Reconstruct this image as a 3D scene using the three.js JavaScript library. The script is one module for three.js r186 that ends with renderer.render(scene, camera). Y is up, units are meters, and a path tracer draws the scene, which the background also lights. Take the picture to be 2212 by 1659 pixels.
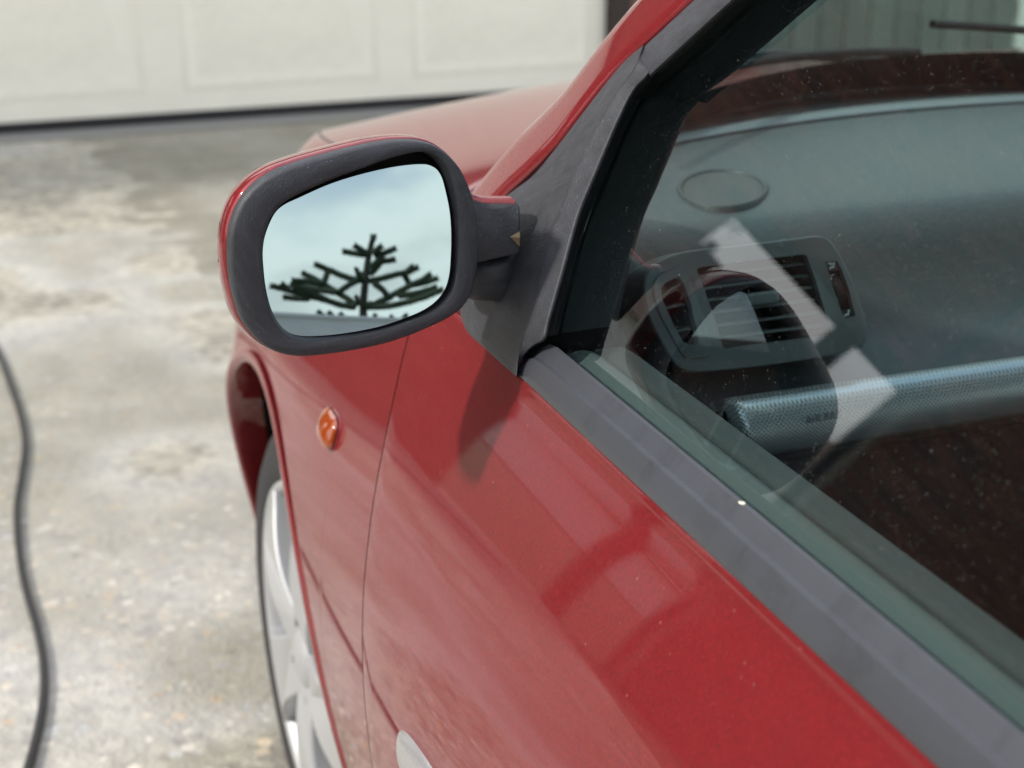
import * as THREE from 'three';
import { mergeGeometries, mergeVertices, toCreasedNormals } from 'three/addons/utils/BufferGeometryUtils.js';
import { RoundedBoxGeometry } from 'three/addons/geometries/RoundedBoxGeometry.js';
import { ImprovedNoise } from 'three/addons/math/ImprovedNoise.js';
import { FontLoader } from 'three/addons/loaders/FontLoader.js';
import { TextGeometry } from 'three/addons/geometries/TextGeometry.js';

// ---------------------------------------------------------------- camera, sky, sun, exposure
const scene = new THREE.Scene();
const EYE = new THREE.Vector3(0, 1.33, 0), YAW = THREE.MathUtils.degToRad(21), PITCH = THREE.MathUtils.degToRad(20);
const camera = new THREE.PerspectiveCamera(27.0, 4 / 3, 0.05, 400);
camera.rotation.order = 'YXZ';
camera.position.copy(EYE);
camera.rotation.set(-PITCH, -YAW, 0);
camera.focus = 1.08;
camera.userData.fStop = 7.5;
camera.updateMatrixWorld();

const SUN = new THREE.Vector3(-0.76, 0.63, -0.14).normalize();
const noise = new ImprovedNoise();
const fbm = (x, y, z, o = 4) => { let s = 0, a = 0.5, f = 1; for (let i = 0; i < o; i++) { s += a * noise.noise(x * f, y * f, z * f); a *= 0.5; f *= 2.03; } return s; };
const clamp = (x, a = 0, b = 1) => Math.min(b, Math.max(a, x));
const lerp = (a, b, t) => a + (b - a) * t;
const sstep = (a, b, x) => { const t = clamp((x - a) / (b - a)); return t * t * (3 - 2 * t); };
function makeSky() {
  const W = 1024, H = 512, d = new Float32Array(W * H * 4);
  for (let j = 0; j < H; j++) {
    const up = ((j + 0.5) / H - 0.5) * Math.PI, y = Math.sin(up), c = Math.cos(up);
    for (let i = 0; i < W; i++) {
      const a = ((i + 0.5) / W - 0.5) * 2 * Math.PI, x = Math.cos(a) * c, z = Math.sin(a) * c;
      const h = Math.max(y, 0.0), hz = Math.pow(1 - h, 3.5);
      let r = lerp(0.30, 0.80, hz), g = lerp(0.50, 0.90, hz), b = lerp(0.92, 1.02, hz);
      // broken cumulus on a flat layer, thickening into a pale veil towards the horizon
      const k = 1 / (h + 0.22), cx = x * k * 1.15, cz = z * k * 1.15;
      const n = fbm(cx + 2.3, 4.7, cz + 9.4, 6) + 0.06 + 0.24 * hz;
      let m = sstep(-0.10, 0.26, n); const thick = sstep(0.18, 0.62, n);
      const veil = sstep(0.50, 0.12, h); const lum = lerp(lerp(1.75, 1.05, thick), lerp(1.62, 1.2, sstep(0.30, 0.62, n)), veil);
      m = lerp(m, 1, 0.92 * veil); r = lerp(r, lum * 1.0, m); g = lerp(g, lum * 1.0, m); b = lerp(b, lum * 0.99, m);
      const s = Math.max(0, x * SUN.x + y * SUN.y + z * SUN.z), gl = 0.9 * Math.pow(s, 12);
      r += gl; g += gl * 0.96; b += gl * 0.9;
      if (y < 0) { const t = sstep(0, -0.05, y); r = lerp(r, 0.16, t); g = lerp(g, 0.16, t); b = lerp(b, 0.15, t); }
      d.set([r, g, b, 1], (j * W + i) * 4);
    }
  }
  const t = new THREE.DataTexture(d, W, H, THREE.RGBAFormat, THREE.FloatType);
  t.mapping = THREE.EquirectangularReflectionMapping; t.magFilter = t.minFilter = THREE.LinearFilter; t.needsUpdate = true;
  return t;
}
scene.background = makeSky();
scene.environment = scene.background;
const sun = new THREE.DirectionalLight(new THREE.Color(1.0, 0.94, 0.85), 3.6);
sun.position.copy(SUN).multiplyScalar(40); sun.target.position.set(0.5, 0, -2);
sun.castShadow = true; sun.shadow.radius = 7; sun.shadow.mapSize.set(4096, 4096);
Object.assign(sun.shadow.camera, { left: -14, right: 14, top: 14, bottom: -14, near: 1, far: 90 });
scene.add(sun, sun.target);
const EXPOSURE = 1.06;

// ---------------------------------------------------------------- helpers
let seed = 20240607;
const rnd = () => { seed = (seed * 1664525 + 1013904223) >>> 0; return seed / 4294967296; };
const V = (x, y, z) => new THREE.Vector3(x, y, z);
// a direction for a pixel of the photograph (2212 x 1659 grid)
function ray(px, py) {
  const f = 3456, x = (px - 1106) / f, y = (829.5 - py) / f;
  const yy = y * Math.cos(PITCH) - Math.sin(PITCH), ff = Math.cos(PITCH) + y * Math.sin(PITCH);
  return V(x * Math.cos(YAW) + ff * Math.sin(YAW), yy, -(ff * Math.cos(YAW) - x * Math.sin(YAW)));
}
function hit(px, py, F, t0 = 0.25, t1 = 4) {          // first point along the pixel's direction where F changes sign
  const d = ray(px, py), at = (t) => EYE.clone().addScaledVector(d, t);
  let a = t0, fa = F(at(a));
  for (let i = 1; i <= 600; i++) {
    const b = t0 + (t1 - t0) * i / 600, fb = F(at(b));
    if (fa * fb <= 0) { let lo = a, hi = b; for (let k = 0; k < 40; k++) { const m = (lo + hi) / 2; if (fa * F(at(m)) <= 0) hi = m; else lo = m; } return at(lo); }
    a = b; fa = fb;
  }
  throw new Error('no hit for pixel ' + px + ',' + py);
}
function numbered(name) { numbered.n ??= {}; const n = numbered.n[name] = (numbered.n[name] ?? -1) + 1; return n ? name + '_' + String(n).padStart(3, '0') : name; }
function mesh(name, geo, mat, parent) {
  const m = new THREE.Mesh(geo, mat); m.name = name; m.castShadow = m.receiveShadow = true; parent.add(m); return m;
}
function thing(name, label, category, pos = [0, 0, 0], group) {
  const g = new THREE.Group(); g.name = numbered(name); g.position.set(...pos); g.userData = { label, category };
  if (group) g.userData.group = group; scene.add(g); return g;
}
function group(name, parent) { const g = new THREE.Group(); g.name = name; parent.add(g); return g; }
function grid(rows, { closeU = false, closeV = false, uv } = {}) {   // rows: arrays of Vector3, all the same length
  const R = rows.length, C = rows[0].length, pos = [], uvs = [], idx = [];
  let lv = 0;
  for (let i = 0; i < R; i++) {
    if (i) lv += rows[i][C >> 1].distanceTo(rows[i - 1][C >> 1]);
    let lu = 0;
    for (let j = 0; j < C; j++) {
      const p = rows[i][j]; if (j) lu += p.distanceTo(rows[i][j - 1]);
      pos.push(p.x, p.y, p.z); const q = uv ? uv(p, i, j) : [lu, lv]; uvs.push(q[0], q[1]);
    }
  }
  const RU = closeV ? R : R - 1, CU = closeU ? C : C - 1;
  for (let i = 0; i < RU; i++) for (let j = 0; j < CU; j++) {
    const a = i * C + j, b = i * C + (j + 1) % C, c = ((i + 1) % R) * C + j, d = ((i + 1) % R) * C + (j + 1) % C;
    idx.push(a, b, d, a, d, c);
  }
  const g = new THREE.BufferGeometry();
  g.setAttribute('position', new THREE.Float32BufferAttribute(pos, 3)); g.setAttribute('uv', new THREE.Float32BufferAttribute(uvs, 2));
  g.setIndex(idx); g.computeVertexNormals(); return g;
}
const merged = (gs) => mergeGeometries(gs.map((g) => { const q = g.index ? g.toNonIndexed() : g.clone(); for (const k of Object.keys(q.attributes)) if (!['position', 'normal', 'uv'].includes(k)) q.deleteAttribute(k); return q; }));
function spline(pts, n, closed = false) { return new THREE.CatmullRomCurve3(pts, closed, 'centripetal').getPoints(n); }
function curve1(tab) {                                  // smooth y(x) through a table
  return (x) => {
    if (x <= tab[0][0]) return tab[0][1]; const L = tab.length - 1; if (x >= tab[L][0]) return tab[L][1];
    let i = 0; while (x > tab[i + 1][0]) i++;
    const sl = (k) => k <= 0 ? (tab[1][1] - tab[0][1]) / (tab[1][0] - tab[0][0]) : k >= L ? (tab[L][1] - tab[L - 1][1]) / (tab[L][0] - tab[L - 1][0]) : (tab[k + 1][1] - tab[k - 1][1]) / (tab[k + 1][0] - tab[k - 1][0]);
    const [x0, y0] = tab[i], [x1, y1] = tab[i + 1], h = x1 - x0, t = (x - x0) / h, a = sl(i) * h, b = sl(i + 1) * h;
    return y0 * (2 * t ** 3 - 3 * t * t + 1) + a * (t ** 3 - 2 * t * t + t) + y1 * (3 * t * t - 2 * t ** 3) + b * (t ** 3 - t * t);
  };
}
function boxG(w, h, d, x = 0, y = 0, z = 0, r = 0) { const g = r ? new RoundedBoxGeometry(w, h, d, 2, r) : new THREE.BoxGeometry(w, h, d); g.translate(x, y, z); return g; }
function tubeG(pts, r, seg = 8, n = pts.length * 6) { return new THREE.TubeGeometry(new THREE.CatmullRomCurve3(pts, false, 'centripetal'), n, r, seg, false); }
function tex(W, H, fn, { repeat = [1, 1], srgb = false } = {}) {
  const d = new Uint8Array(W * H * 4);
  for (let j = 0; j < H; j++) for (let i = 0; i < W; i++) { const c = fn(i / W, j / H, i, j); const o = (j * W + i) * 4; for (let k = 0; k < 3; k++) d[o + k] = clamp(Array.isArray(c) ? c[k] : c) * 255; d[o + 3] = 255; }
  const t = new THREE.DataTexture(d, W, H); t.wrapS = t.wrapT = THREE.RepeatWrapping; t.magFilter = THREE.LinearFilter; t.minFilter = THREE.LinearMipmapLinearFilter; t.generateMipmaps = true;
  if (srgb) t.colorSpace = THREE.SRGBColorSpace; t.repeat.set(...repeat); t.needsUpdate = true; return t;
}
const enc = (l) => Math.pow(clamp(l), 1 / 2.2);
// tileable value noise on an n x n lattice
function tileNoise(n, s) { const v = new Float32Array(n * n); let q = s; for (let i = 0; i < v.length; i++) { q = (q * 1664525 + 1013904223) >>> 0; v[i] = q / 4294967296; }
  return (u, w) => { const x = ((u % 1) + 1) % 1 * n, y = ((w % 1) + 1) % 1 * n, i = Math.floor(x), j = Math.floor(y), a = x - i, b = y - j, sa = a * a * (3 - 2 * a), sb = b * b * (3 - 2 * b);
    const g = (p, r) => v[(r % n) * n + (p % n)]; return lerp(lerp(g(i, j), g(i + 1, j), sa), lerp(g(i, j + 1), g(i + 1, j + 1), sa), sb); }; }

// ---------------------------------------------------------------- materials
const M = {};
const n8 = tileNoise(8, 11), n32 = tileNoise(32, 12), n128 = tileNoise(128, 13), n512 = tileNoise(512, 14), n5 = tileNoise(5, 15);
{
  // car paint with settled dust: fine pale specks and faint wash marks
  const specks = new Float32Array(1024 * 1024);
  for (let k = 0; k < 15000; k++) { const x = Math.floor(rnd() * 1024), y = Math.floor(rnd() * 1024), a = 0.03 + 0.42 * rnd() ** 4, r = rnd() < 0.012 ? 2 : 1;
    for (let j = -r + 1; j < r; j++) for (let i = -r + 1; i < r; i++) specks[((y + j + 1024) % 1024) * 1024 + (x + i + 1024) % 1024] = a; }
  const paint = tex(1024, 1024, (u, v, i, j) => {
    const dust = 0.004 + 0.012 * n512(u, v) * n32(u, v) + 0.008 * sstep(0.45, 0.9, n8(u, v)) * n128(u, v) + specks[j * 1024 + i] * 0.9;
    return [enc(lerp(0.198, 0.55, dust) * (0.80 + 0.40 * n512(u, v))), enc(lerp(0.0105, 0.42, dust * 0.6)), enc(lerp(0.0145, 0.38, dust * 0.6))];
  }, { srgb: true, repeat: [2, 2] });
  const pr = tex(512, 512, (u, v) => 0.02 + 0.07 * n8(u, v) * n128(u, v), { repeat: [2, 2] });
  M.red = new THREE.MeshPhysicalMaterial({ map: paint, roughness: 0.46, metalness: 0.35, specularIntensity: 0.0, clearcoat: 1, clearcoatRoughness: 1, clearcoatRoughnessMap: pr });
  const grain = tex(512, 512, (u, v) => 0.55 * n128(u, v) + 0.45 * n512(u, v), { repeat: [8, 8] });
  const dots = new Float32Array(1024 * 1024); for (let k = 0; k < 2600; k++) { const x = Math.floor(rnd() * 1024), y = Math.floor(rnd() * 1024), a = 0.02 + 0.22 * rnd() ** 3, w = 1 + Math.floor(rnd() * 3), h = 1 + Math.floor(rnd() * 3); for (let j = 0; j < h; j++) for (let i = 0; i < w; i++) dots[((y + j) % 1024) * 1024 + (x + i) % 1024] = a; }
  const pl = tex(1024, 1024, (u, v, i, j) => { const w = 0.018 + 0.030 * n32(u, v) * n512(u, v) + 0.010 * n8(u, v) + dots[j * 1024 + i]; return [enc(w * 0.90), enc(w * 0.98), enc(w * 1.22)]; }, { srgb: true, repeat: [4, 4] });
  M.plastic = new THREE.MeshPhysicalMaterial({ map: pl, roughness: 0.52, bumpMap: grain, bumpScale: 0.00022, specularIntensity: 0.8 });
  M.bezel = new THREE.MeshPhysicalMaterial({ map: pl, roughness: 0.56, bumpMap: grain, bumpScale: 0.0003 });
  const st = tex(1024, 1024, (u, v) => { const s = sstep(0.62, 0.8, n32(u, v)) * n128(u, v); const w = 0.034 + 0.010 * n8(u, v) - 0.010 * s + 0.006 * n512(u, v); return [enc(w * 0.90), enc(w * 0.98), enc(w * 1.22)]; }, { srgb: true, repeat: [1.7, 1.7] });
  M.strip = new THREE.MeshPhysicalMaterial({ map: st, roughness: 0.46, bumpMap: grain, bumpScale: 0.00006 });
}
M.rubber = new THREE.MeshStandardMaterial({ color: new THREE.Color(0.012, 0.012, 0.013), roughness: 0.7 });
M.gap = new THREE.MeshStandardMaterial({ color: new THREE.Color(0.006, 0.006, 0.006), roughness: 0.9 });
M.sideGlass = new THREE.MeshPhysicalMaterial({ color: new THREE.Color(0.75, 0.90, 0.88), roughness: 0, transmission: 1, ior: 1.85, thickness: 0 });
M.screenGlass = new THREE.MeshPhysicalMaterial({ color: new THREE.Color(0.80, 0.93, 0.90), roughness: 0, transmission: 1, ior: 1.5, thickness: 0 });
M.mirror = new THREE.MeshPhysicalMaterial({ color: new THREE.Color(0.35, 0.445, 0.445), roughness: 0, metalness: 1 });
{
  const g = tex(512, 512, (u, v) => 0.35 * n32(u, v) + 0.65 * n128(u, v), { repeat: [10, 10] });
  M.dash = new THREE.MeshStandardMaterial({ color: new THREE.Color(0.062, 0.069, 0.072), roughness: 0.5, bumpMap: g, bumpScale: 0.0004 });
  M.vent = new THREE.MeshStandardMaterial({ color: new THREE.Color(0.15, 0.168, 0.168), roughness: 0.42 });
  M.dark = new THREE.MeshStandardMaterial({ color: new THREE.Color(0.014, 0.014, 0.015), roughness: 0.8, bumpMap: g, bumpScale: 0.0004 });
  M.card = new THREE.MeshStandardMaterial({ color: new THREE.Color(0.028, 0.030, 0.030), roughness: 0.65, bumpMap: g, bumpScale: 0.0003 });
  M.seal = new THREE.MeshStandardMaterial({ color: new THREE.Color(0.075, 0.08, 0.078), roughness: 0.8, bumpMap: g, bumpScale: 0.0003 });
  M.fabric = new THREE.MeshStandardMaterial({ color: new THREE.Color(0.03, 0.032, 0.036), roughness: 0.95, bumpMap: g, bumpScale: 0.001 });
}
M.black = new THREE.MeshStandardMaterial({ color: new THREE.Color(0.02, 0.02, 0.021), roughness: 0.6 });
M.icon = new THREE.MeshStandardMaterial({ color: new THREE.Color(0.75, 0.8, 0.8), roughness: 0.6 });
{ // dimpled silver trim: a hexagonal lattice of small pits
  const pit = (u, v) => { let m = 9; for (const [a, b] of [[0, 0], [1, 0], [0, 1], [1, 1], [0.5, 0.5]]) { const dx = u - a, dy = (v - b) * 1.1; m = Math.min(m, Math.hypot(dx, dy)); } return sstep(0.16, 0.30, m); };
  const h = tex(64, 64, pit, { repeat: [1 / 0.0040, 1 / 0.0040] }), c = tex(64, 64, (u, v) => { const w = lerp(0.28, 0.58, pit(u, v)); return [enc(w), enc(w * 1.02), enc(w * 1.02)]; }, { srgb: true, repeat: [1 / 0.0040, 1 / 0.0040] });
  M.trim = new THREE.MeshPhysicalMaterial({ map: c, metalness: 0.75, roughness: 0.34, bumpMap: h, bumpScale: 0.0004 });
  const hs = tex(64, 64, (u, v) => sstep(0.2, 0.32, Math.hypot(u - 0.5, v - 0.5)), { repeat: [1 / 0.0032, 1 / 0.0032] });
  const cs = tex(64, 64, (u, v) => enc(0.055 + 0.01 * n8(u, v)), { srgb: true, repeat: [1 / 0.0032, 1 / 0.0032] });
  M.grille = new THREE.MeshStandardMaterial({ map: cs, roughness: 0.5, bumpMap: hs, bumpScale: 0.002 });
}
M.chrome = new THREE.MeshStandardMaterial({ color: new THREE.Color(0.17, 0.18, 0.185), roughness: 0.42 });
{
  const s = tex(256, 256, (u, v) => enc(0.42 + 0.12 * n128(u, v)), { srgb: true, repeat: [12, 12] });
  M.silver = new THREE.MeshPhysicalMaterial({ map: s, metalness: 0.7, roughness: 0.38, clearcoat: 0.5, clearcoatRoughness: 0.1 });
}
M.alloy = new THREE.MeshPhysicalMaterial({ color: new THREE.Color(0.42, 0.425, 0.43), metalness: 0.4, roughness: 0.45, clearcoat: 0.4, clearcoatRoughness: 0.15 });
M.alloyDark = new THREE.MeshStandardMaterial({ color: new THREE.Color(0.36, 0.36, 0.36), metalness: 0.2, roughness: 0.6 });
M.tyre = new THREE.MeshStandardMaterial({ color: new THREE.Color(0.022, 0.022, 0.023), roughness: 0.85 });
M.amber = new THREE.MeshPhysicalMaterial({ color: new THREE.Color(0.26, 0.040, 0.002), roughness: 0.12, clearcoat: 1, clearcoatRoughness: 0.03 });

// ---------------------------------------------------------------- ground and driveway
{
  const g = mesh('ground', new THREE.PlaneGeometry(360, 360).rotateX(-Math.PI / 2), new THREE.MeshStandardMaterial({ color: new THREE.Color(0.12, 0.13, 0.09), roughness: 0.95 }), scene);
  g.position.y = -0.02; g.userData = { kind: 'structure', label: 'open ground around the houses', category: 'ground' };
  const S = 2048;
  const agg = new Float32Array(S * S * 3);
  const stones = [[0.55, 0.46, 0.33], [0.62, 0.58, 0.48], [0.30, 0.27, 0.22], [0.50, 0.36, 0.22], [0.42, 0.42, 0.40], [0.58, 0.54, 0.46], [0.24, 0.22, 0.19]];
  const wt = new Float32Array(S * S);
  for (let k = 0; k < 90000; k++) {
    const x = rnd() * S, y = rnd() * S, r = 0.8 + 2.2 * rnd() * rnd(), c = stones[Math.floor(rnd() * stones.length)], b = 0.8 + 0.4 * rnd();
    for (let j = Math.floor(y - r); j <= y + r; j++) for (let i = Math.floor(x - r); i <= x + r; i++) if ((i - x) ** 2 + (j - y) ** 2 <= r * r) { const o = ((j + S) % S) * S + (i + S) % S; wt[o] = 1; agg[o * 3] = c[0] * b; agg[o * 3 + 1] = c[1] * b; agg[o * 3 + 2] = c[2] * b; }
  }
  // the sheet spans x -3 .. 7 and z -7.3 .. 12; one tile covers 10 m
  const col = tex(S, S, (u, v, i, j) => {
    const x = -3 + u * 10, z = 2.7 - v * 10;             // near half of the drive; repeats behind the camera
    const a = n8(u, v), b = n32(u, v), c = n128(u, v), d = n512(u, v);
    let L = 0.325 + 0.10 * (b - 0.5) + 0.13 * (c - 0.5) + 0.20 * (d - 0.5);
    let r = L * 1.10, g = L * 1.03, bl = L * 0.84;
    const worn = sstep(0.30, 0.62, n5(u + 0.13, v + 0.37) * 0.5 + 0.5 * b + 0.28 * sstep(-3.4, -2.3, z));   // laitance worn off, aggregate exposed
    const o = j * S + i;
    if (wt[o]) { const k = lerp(0.15, 0.95, worn); r = lerp(r, agg[o * 3], k); g = lerp(g, agg[o * 3 + 1], k); bl = lerp(bl, agg[o * 3 + 2], k); }
    const moss = sstep(0.42, 0.72, 0.55 * a + 0.45 * b + (z < -4.4 + 0.5 * (b - 0.5) && x > 0.75 + 0.25 * (c - 0.5) ? 0.24 : -0.06)) * (0.55 + 0.45 * d);  // algae film with a ragged edge
    r = lerp(r, 0.135, moss * 0.62); g = lerp(g, 0.125, moss * 0.62); bl = lerp(bl, 0.085, moss * 0.62);
    const pale = sstep(0.5, 0.7, 0.4 * n5(u + 0.5, v + 0.1) + 0.6 * b + 0.16 * Math.exp(-(((z + 3.5) / 0.8) ** 2))) * (1 - moss);
    r = lerp(r, 0.50, pale * 0.5); g = lerp(g, 0.50, pale * 0.5); bl = lerp(bl, 0.495, pale * 0.5);
    return [enc(r), enc(g), enc(bl)];
  }, { srgb: true });
  const bmp = tex(1024, 1024, (u, v) => 0.5 * n128(u, v) + 0.5 * n512(u, v), { repeat: [4, 4] });
  const m = new THREE.MeshStandardMaterial({ map: col, roughness: 0.9, bumpMap: bmp, bumpScale: 0.004 });
  const p = new THREE.PlaneGeometry(10, 20, 1, 1).rotateX(-Math.PI / 2), uv = p.attributes.uv, ps = p.attributes.position;
  p.translate(2, 0, 2.7);
  for (let i = 0; i < uv.count; i++) uv.setXY(i, (ps.getX(i) + 3) / 10, (2.7 - ps.getZ(i)) / 10);
  const d = mesh('driveway', p, m, scene); d.userData = { kind: 'structure', label: 'weathered concrete driveway with exposed aggregate and algae stains', category: 'driveway' };
}

// ---------------------------------------------------------------- brick houses
const brickMats = [[0.19, 0.080, 0.055], [0.14, 0.060, 0.044], [0.22, 0.105, 0.075], [0.125, 0.063, 0.052], [0.17, 0.068, 0.046]].map(([r, g, b], k) => {
  const t = tileNoise(48, 40 + k), t2 = tileNoise(9, 60 + k);
  const c = tex(128, 128, (u, v) => { const w = 0.72 + 0.35 * t(u, v) + 0.25 * t2(u, v); return [enc(r * w), enc(g * w), enc(b * w)]; }, { srgb: true });
  return new THREE.MeshStandardMaterial({ map: c, roughness: 0.92, bumpMap: brickMats0(), bumpScale: 0.002 });
});
function brickMats0() { return brickMats0.t ??= tex(128, 128, (u, v) => 0.5 * n32(u, v) + 0.5 * n128(u, v)); }
M.mortar = new THREE.MeshStandardMaterial({ color: new THREE.Color(0.34, 0.31, 0.26), roughness: 0.95 });
const brickGeo = [0, 1, 2].map((k) => new RoundedBoxGeometry(0.215 - 0.002 * k, 0.065 - 0.001 * k, 0.02, 1, 0.003));
const halfGeo = new RoundedBoxGeometry(0.1025, 0.065, 0.02, 1, 0.003);
// courses of stretchers on a vertical face: origin o, along unit vector u (horizontal); n = outward normal; near(p) ranks the bricks
function layBricks(parent, o, u, n, width, height, keep, near) {
  const all = [], q = new THREE.Quaternion().setFromRotationMatrix(new THREE.Matrix4().makeBasis(u, V(0, 1, 0), n));
  for (let r = 0; (r + 1) * 0.075 <= height; r++) {
    const off = r % 2 ? 0.1125 : 0;
    if (off) all.push({ c: o.clone().addScaledVector(u, 0.051).addScaledVector(V(0, 1, 0), (r + 0.5) * 0.075), half: true });
    let end = off;
    for (let k = 0; off + k * 0.225 + 0.215 <= width; k++) { all.push({ c: o.clone().addScaledVector(u, off + k * 0.225 + 0.1075).addScaledVector(V(0, 1, 0), (r + 0.5) * 0.075) }); end = off + (k + 1) * 0.225; }
    const left = width - end - 0.002; if (left > 0.025) all.push({ c: o.clone().addScaledVector(u, end + left / 2).addScaledVector(V(0, 1, 0), (r + 0.5) * 0.075), half: true, s: left / 0.1025 });   // cut closer
  }
  all.forEach((b) => { b.d = near(b.c); b.c.addScaledVector(n, 0.003 + 0.002 * rnd()); b.m = Math.floor(rnd() * 5); b.g = b.half ? halfGeo : brickGeo[Math.floor(rnd() * 3)]; });
  all.sort((a, b) => a.d - b.d);
  const rest = [];
  all.forEach((b, i) => {
    if (i < keep) { const m = mesh('brick', b.g, brickMats[b.m], parent); m.position.copy(b.c); m.quaternion.copy(q); if (b.s) m.scale.x = b.s; }
    else { const g = b.g.clone(); g.applyMatrix4(new THREE.Matrix4().compose(b.c, q, V(b.s ?? 1, 1, 1))); const w = 0.75 + 0.5 * rnd(), a = new Float32Array(g.attributes.position.count * 3).fill(w); g.setAttribute('color', new THREE.BufferAttribute(a, 3)); rest.push(g); }
  });
  return rest;
}
const restMat = brickMats[0].clone(); restMat.vertexColors = true;
function restOf(parent, gs) { if (!gs.length) return; const m = mesh('brickwork', mergeGeometries(gs), restMat, parent); m.userData.kind = 'stuff'; }
M.white = new THREE.MeshStandardMaterial({ color: new THREE.Color(0.78, 0.78, 0.74), roughness: 0.5 });
M.door = (() => { const c = tex(256, 256, (u, v) => { const w = 0.95 + 0.05 * n32(u, v) + 0.03 * n128(u, v); return [enc(0.90 * w), enc(0.87 * w), enc(0.745 * w)]; }, { srgb: true, repeat: [0.8, 0.8] }); return new THREE.MeshPhysicalMaterial({ map: c, roughness: 0.38 }); })();
M.timber = new THREE.MeshStandardMaterial({ color: new THREE.Color(0.035, 0.024, 0.018), roughness: 0.7 });
M.tile = new THREE.MeshStandardMaterial({ color: new THREE.Color(0.11, 0.07, 0.055), roughness: 0.9 });
const FZ = -7.02;
{
  // the house joined to the garage: a tall brick front with an open covered way between the two
  const XL = -8.5, XR = -1.06, H = 5.1, PX0 = -3.55, PX1 = -2.05, PY = 2.35;
  const h = thing('brick_house', 'tall red brick house front with an open passage beside the garage', 'house', [-3, 0, FZ]);
  const bx = (x0, x1, y0, y1) => boxG(x1 - x0, y1 - y0, 0.25, (x0 + x1) / 2 + 3, (y0 + y1) / 2, -0.136);
  mesh('wall', merged([bx(XL, PX0, 0, H), bx(PX1, XR - 0.002, 0, H), bx(PX0, PX1, PY, H)]), M.mortar, h);
  const near = (p) => Math.hypot(p.x - 0.5, (p.y - 2.6) * 0.8), rest = [];
  rest.push(...layBricks(h, V(PX0 + 3, PY, -0.01), V(1, 0, 0), V(0, 0, 1), PX1 - PX0, H - PY, 170, near));
  rest.push(...layBricks(h, V(XL + 3, 0, -0.01), V(1, 0, 0), V(0, 0, 1), PX0 - XL, H, 90, near));
  rest.push(...layBricks(h, V(PX1 + 3, 0, -0.01), V(1, 0, 0), V(0, 0, 1), XR - PX1, H, 38, near));
  restOf(h, rest);
  mesh('lintel', boxG(PX1 - PX0 + 0.3, 0.10, 0.27, (PX0 + PX1) / 2 + 3, PY - 0.052, -0.13), M.timber, h);
  mesh('post', boxG(0.11, PY - 0.1, 0.11, -3.02 + 3, (PY - 0.1) / 2, -0.12), M.timber, h);
  mesh('soffit', boxG(XR - XL + 0.3, 0.03, 0.9, (XL + XR) / 2 + 3, H + 0.016, -0.05), M.white, h);
  mesh('gutter', boxG(XR - XL + 0.3, 0.08, 0.10, (XL + XR) / 2 + 3, H + 0.09, 0.44, 0.02), M.black, h);
  mesh('roof', grid([[V(XL + 2.85, H + 0.12, 0.42), V(XR + 3.15, H + 0.12, 0.42)], [V(XL + 2.85, H + 2.2, -3.5), V(XR + 3.15, H + 2.2, -3.5)]]), M.tile, h);
  mesh('downpipe', new THREE.CylinderGeometry(0.034, 0.034, H, 14).translate(-0.42, H / 2, 0.05), M.black, h);
}
{ // a low house far beyond the passage, with chimney and aerial
  const n = thing('distant_bungalow', 'distant bungalow with a chimney and television aerial seen through the passage', 'house', [-11.2, 0, -25]);
  mesh('wall', boxG(9, 2.5, 6, 0, 1.25, -3), M.white, n);
  mesh('roof', grid([[V(-4.8, 2.5, 0.4), V(4.8, 2.5, 0.4)], [V(-4.8, 3.9, -3), V(4.8, 3.9, -3)], [V(-4.8, 2.5, -6.4), V(4.8, 2.5, -6.4)]]), M.tile, n);
  mesh('chimney', merged([boxG(0.6, 1.7, 0.6, 0.5, 4.1, -2.6), boxG(0.7, 0.1, 0.7, 0.5, 4.85, -2.6)]), brickMats[3], n);
  mesh('chimney_pot', new THREE.CylinderGeometry(0.11, 0.14, 0.35, 12).translate(0.5, 5.05, -2.6), M.tile, n);
  const ae = [new THREE.CylinderGeometry(0.03, 0.03, 1.6, 6).translate(0.9, 5.2, -2.6), new THREE.CylinderGeometry(0.025, 0.025, 1.1, 6).rotateZ(Math.PI / 2).translate(0.9, 5.8, -2.6)];
  for (let k = -4; k <= 4; k++) ae.push(new THREE.CylinderGeometry(0.012, 0.012, 0.45, 5).translate(0.9 + k * 0.12, 5.8, -2.6));
  mesh('aerial', merged(ae), M.black, n);
}
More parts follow.
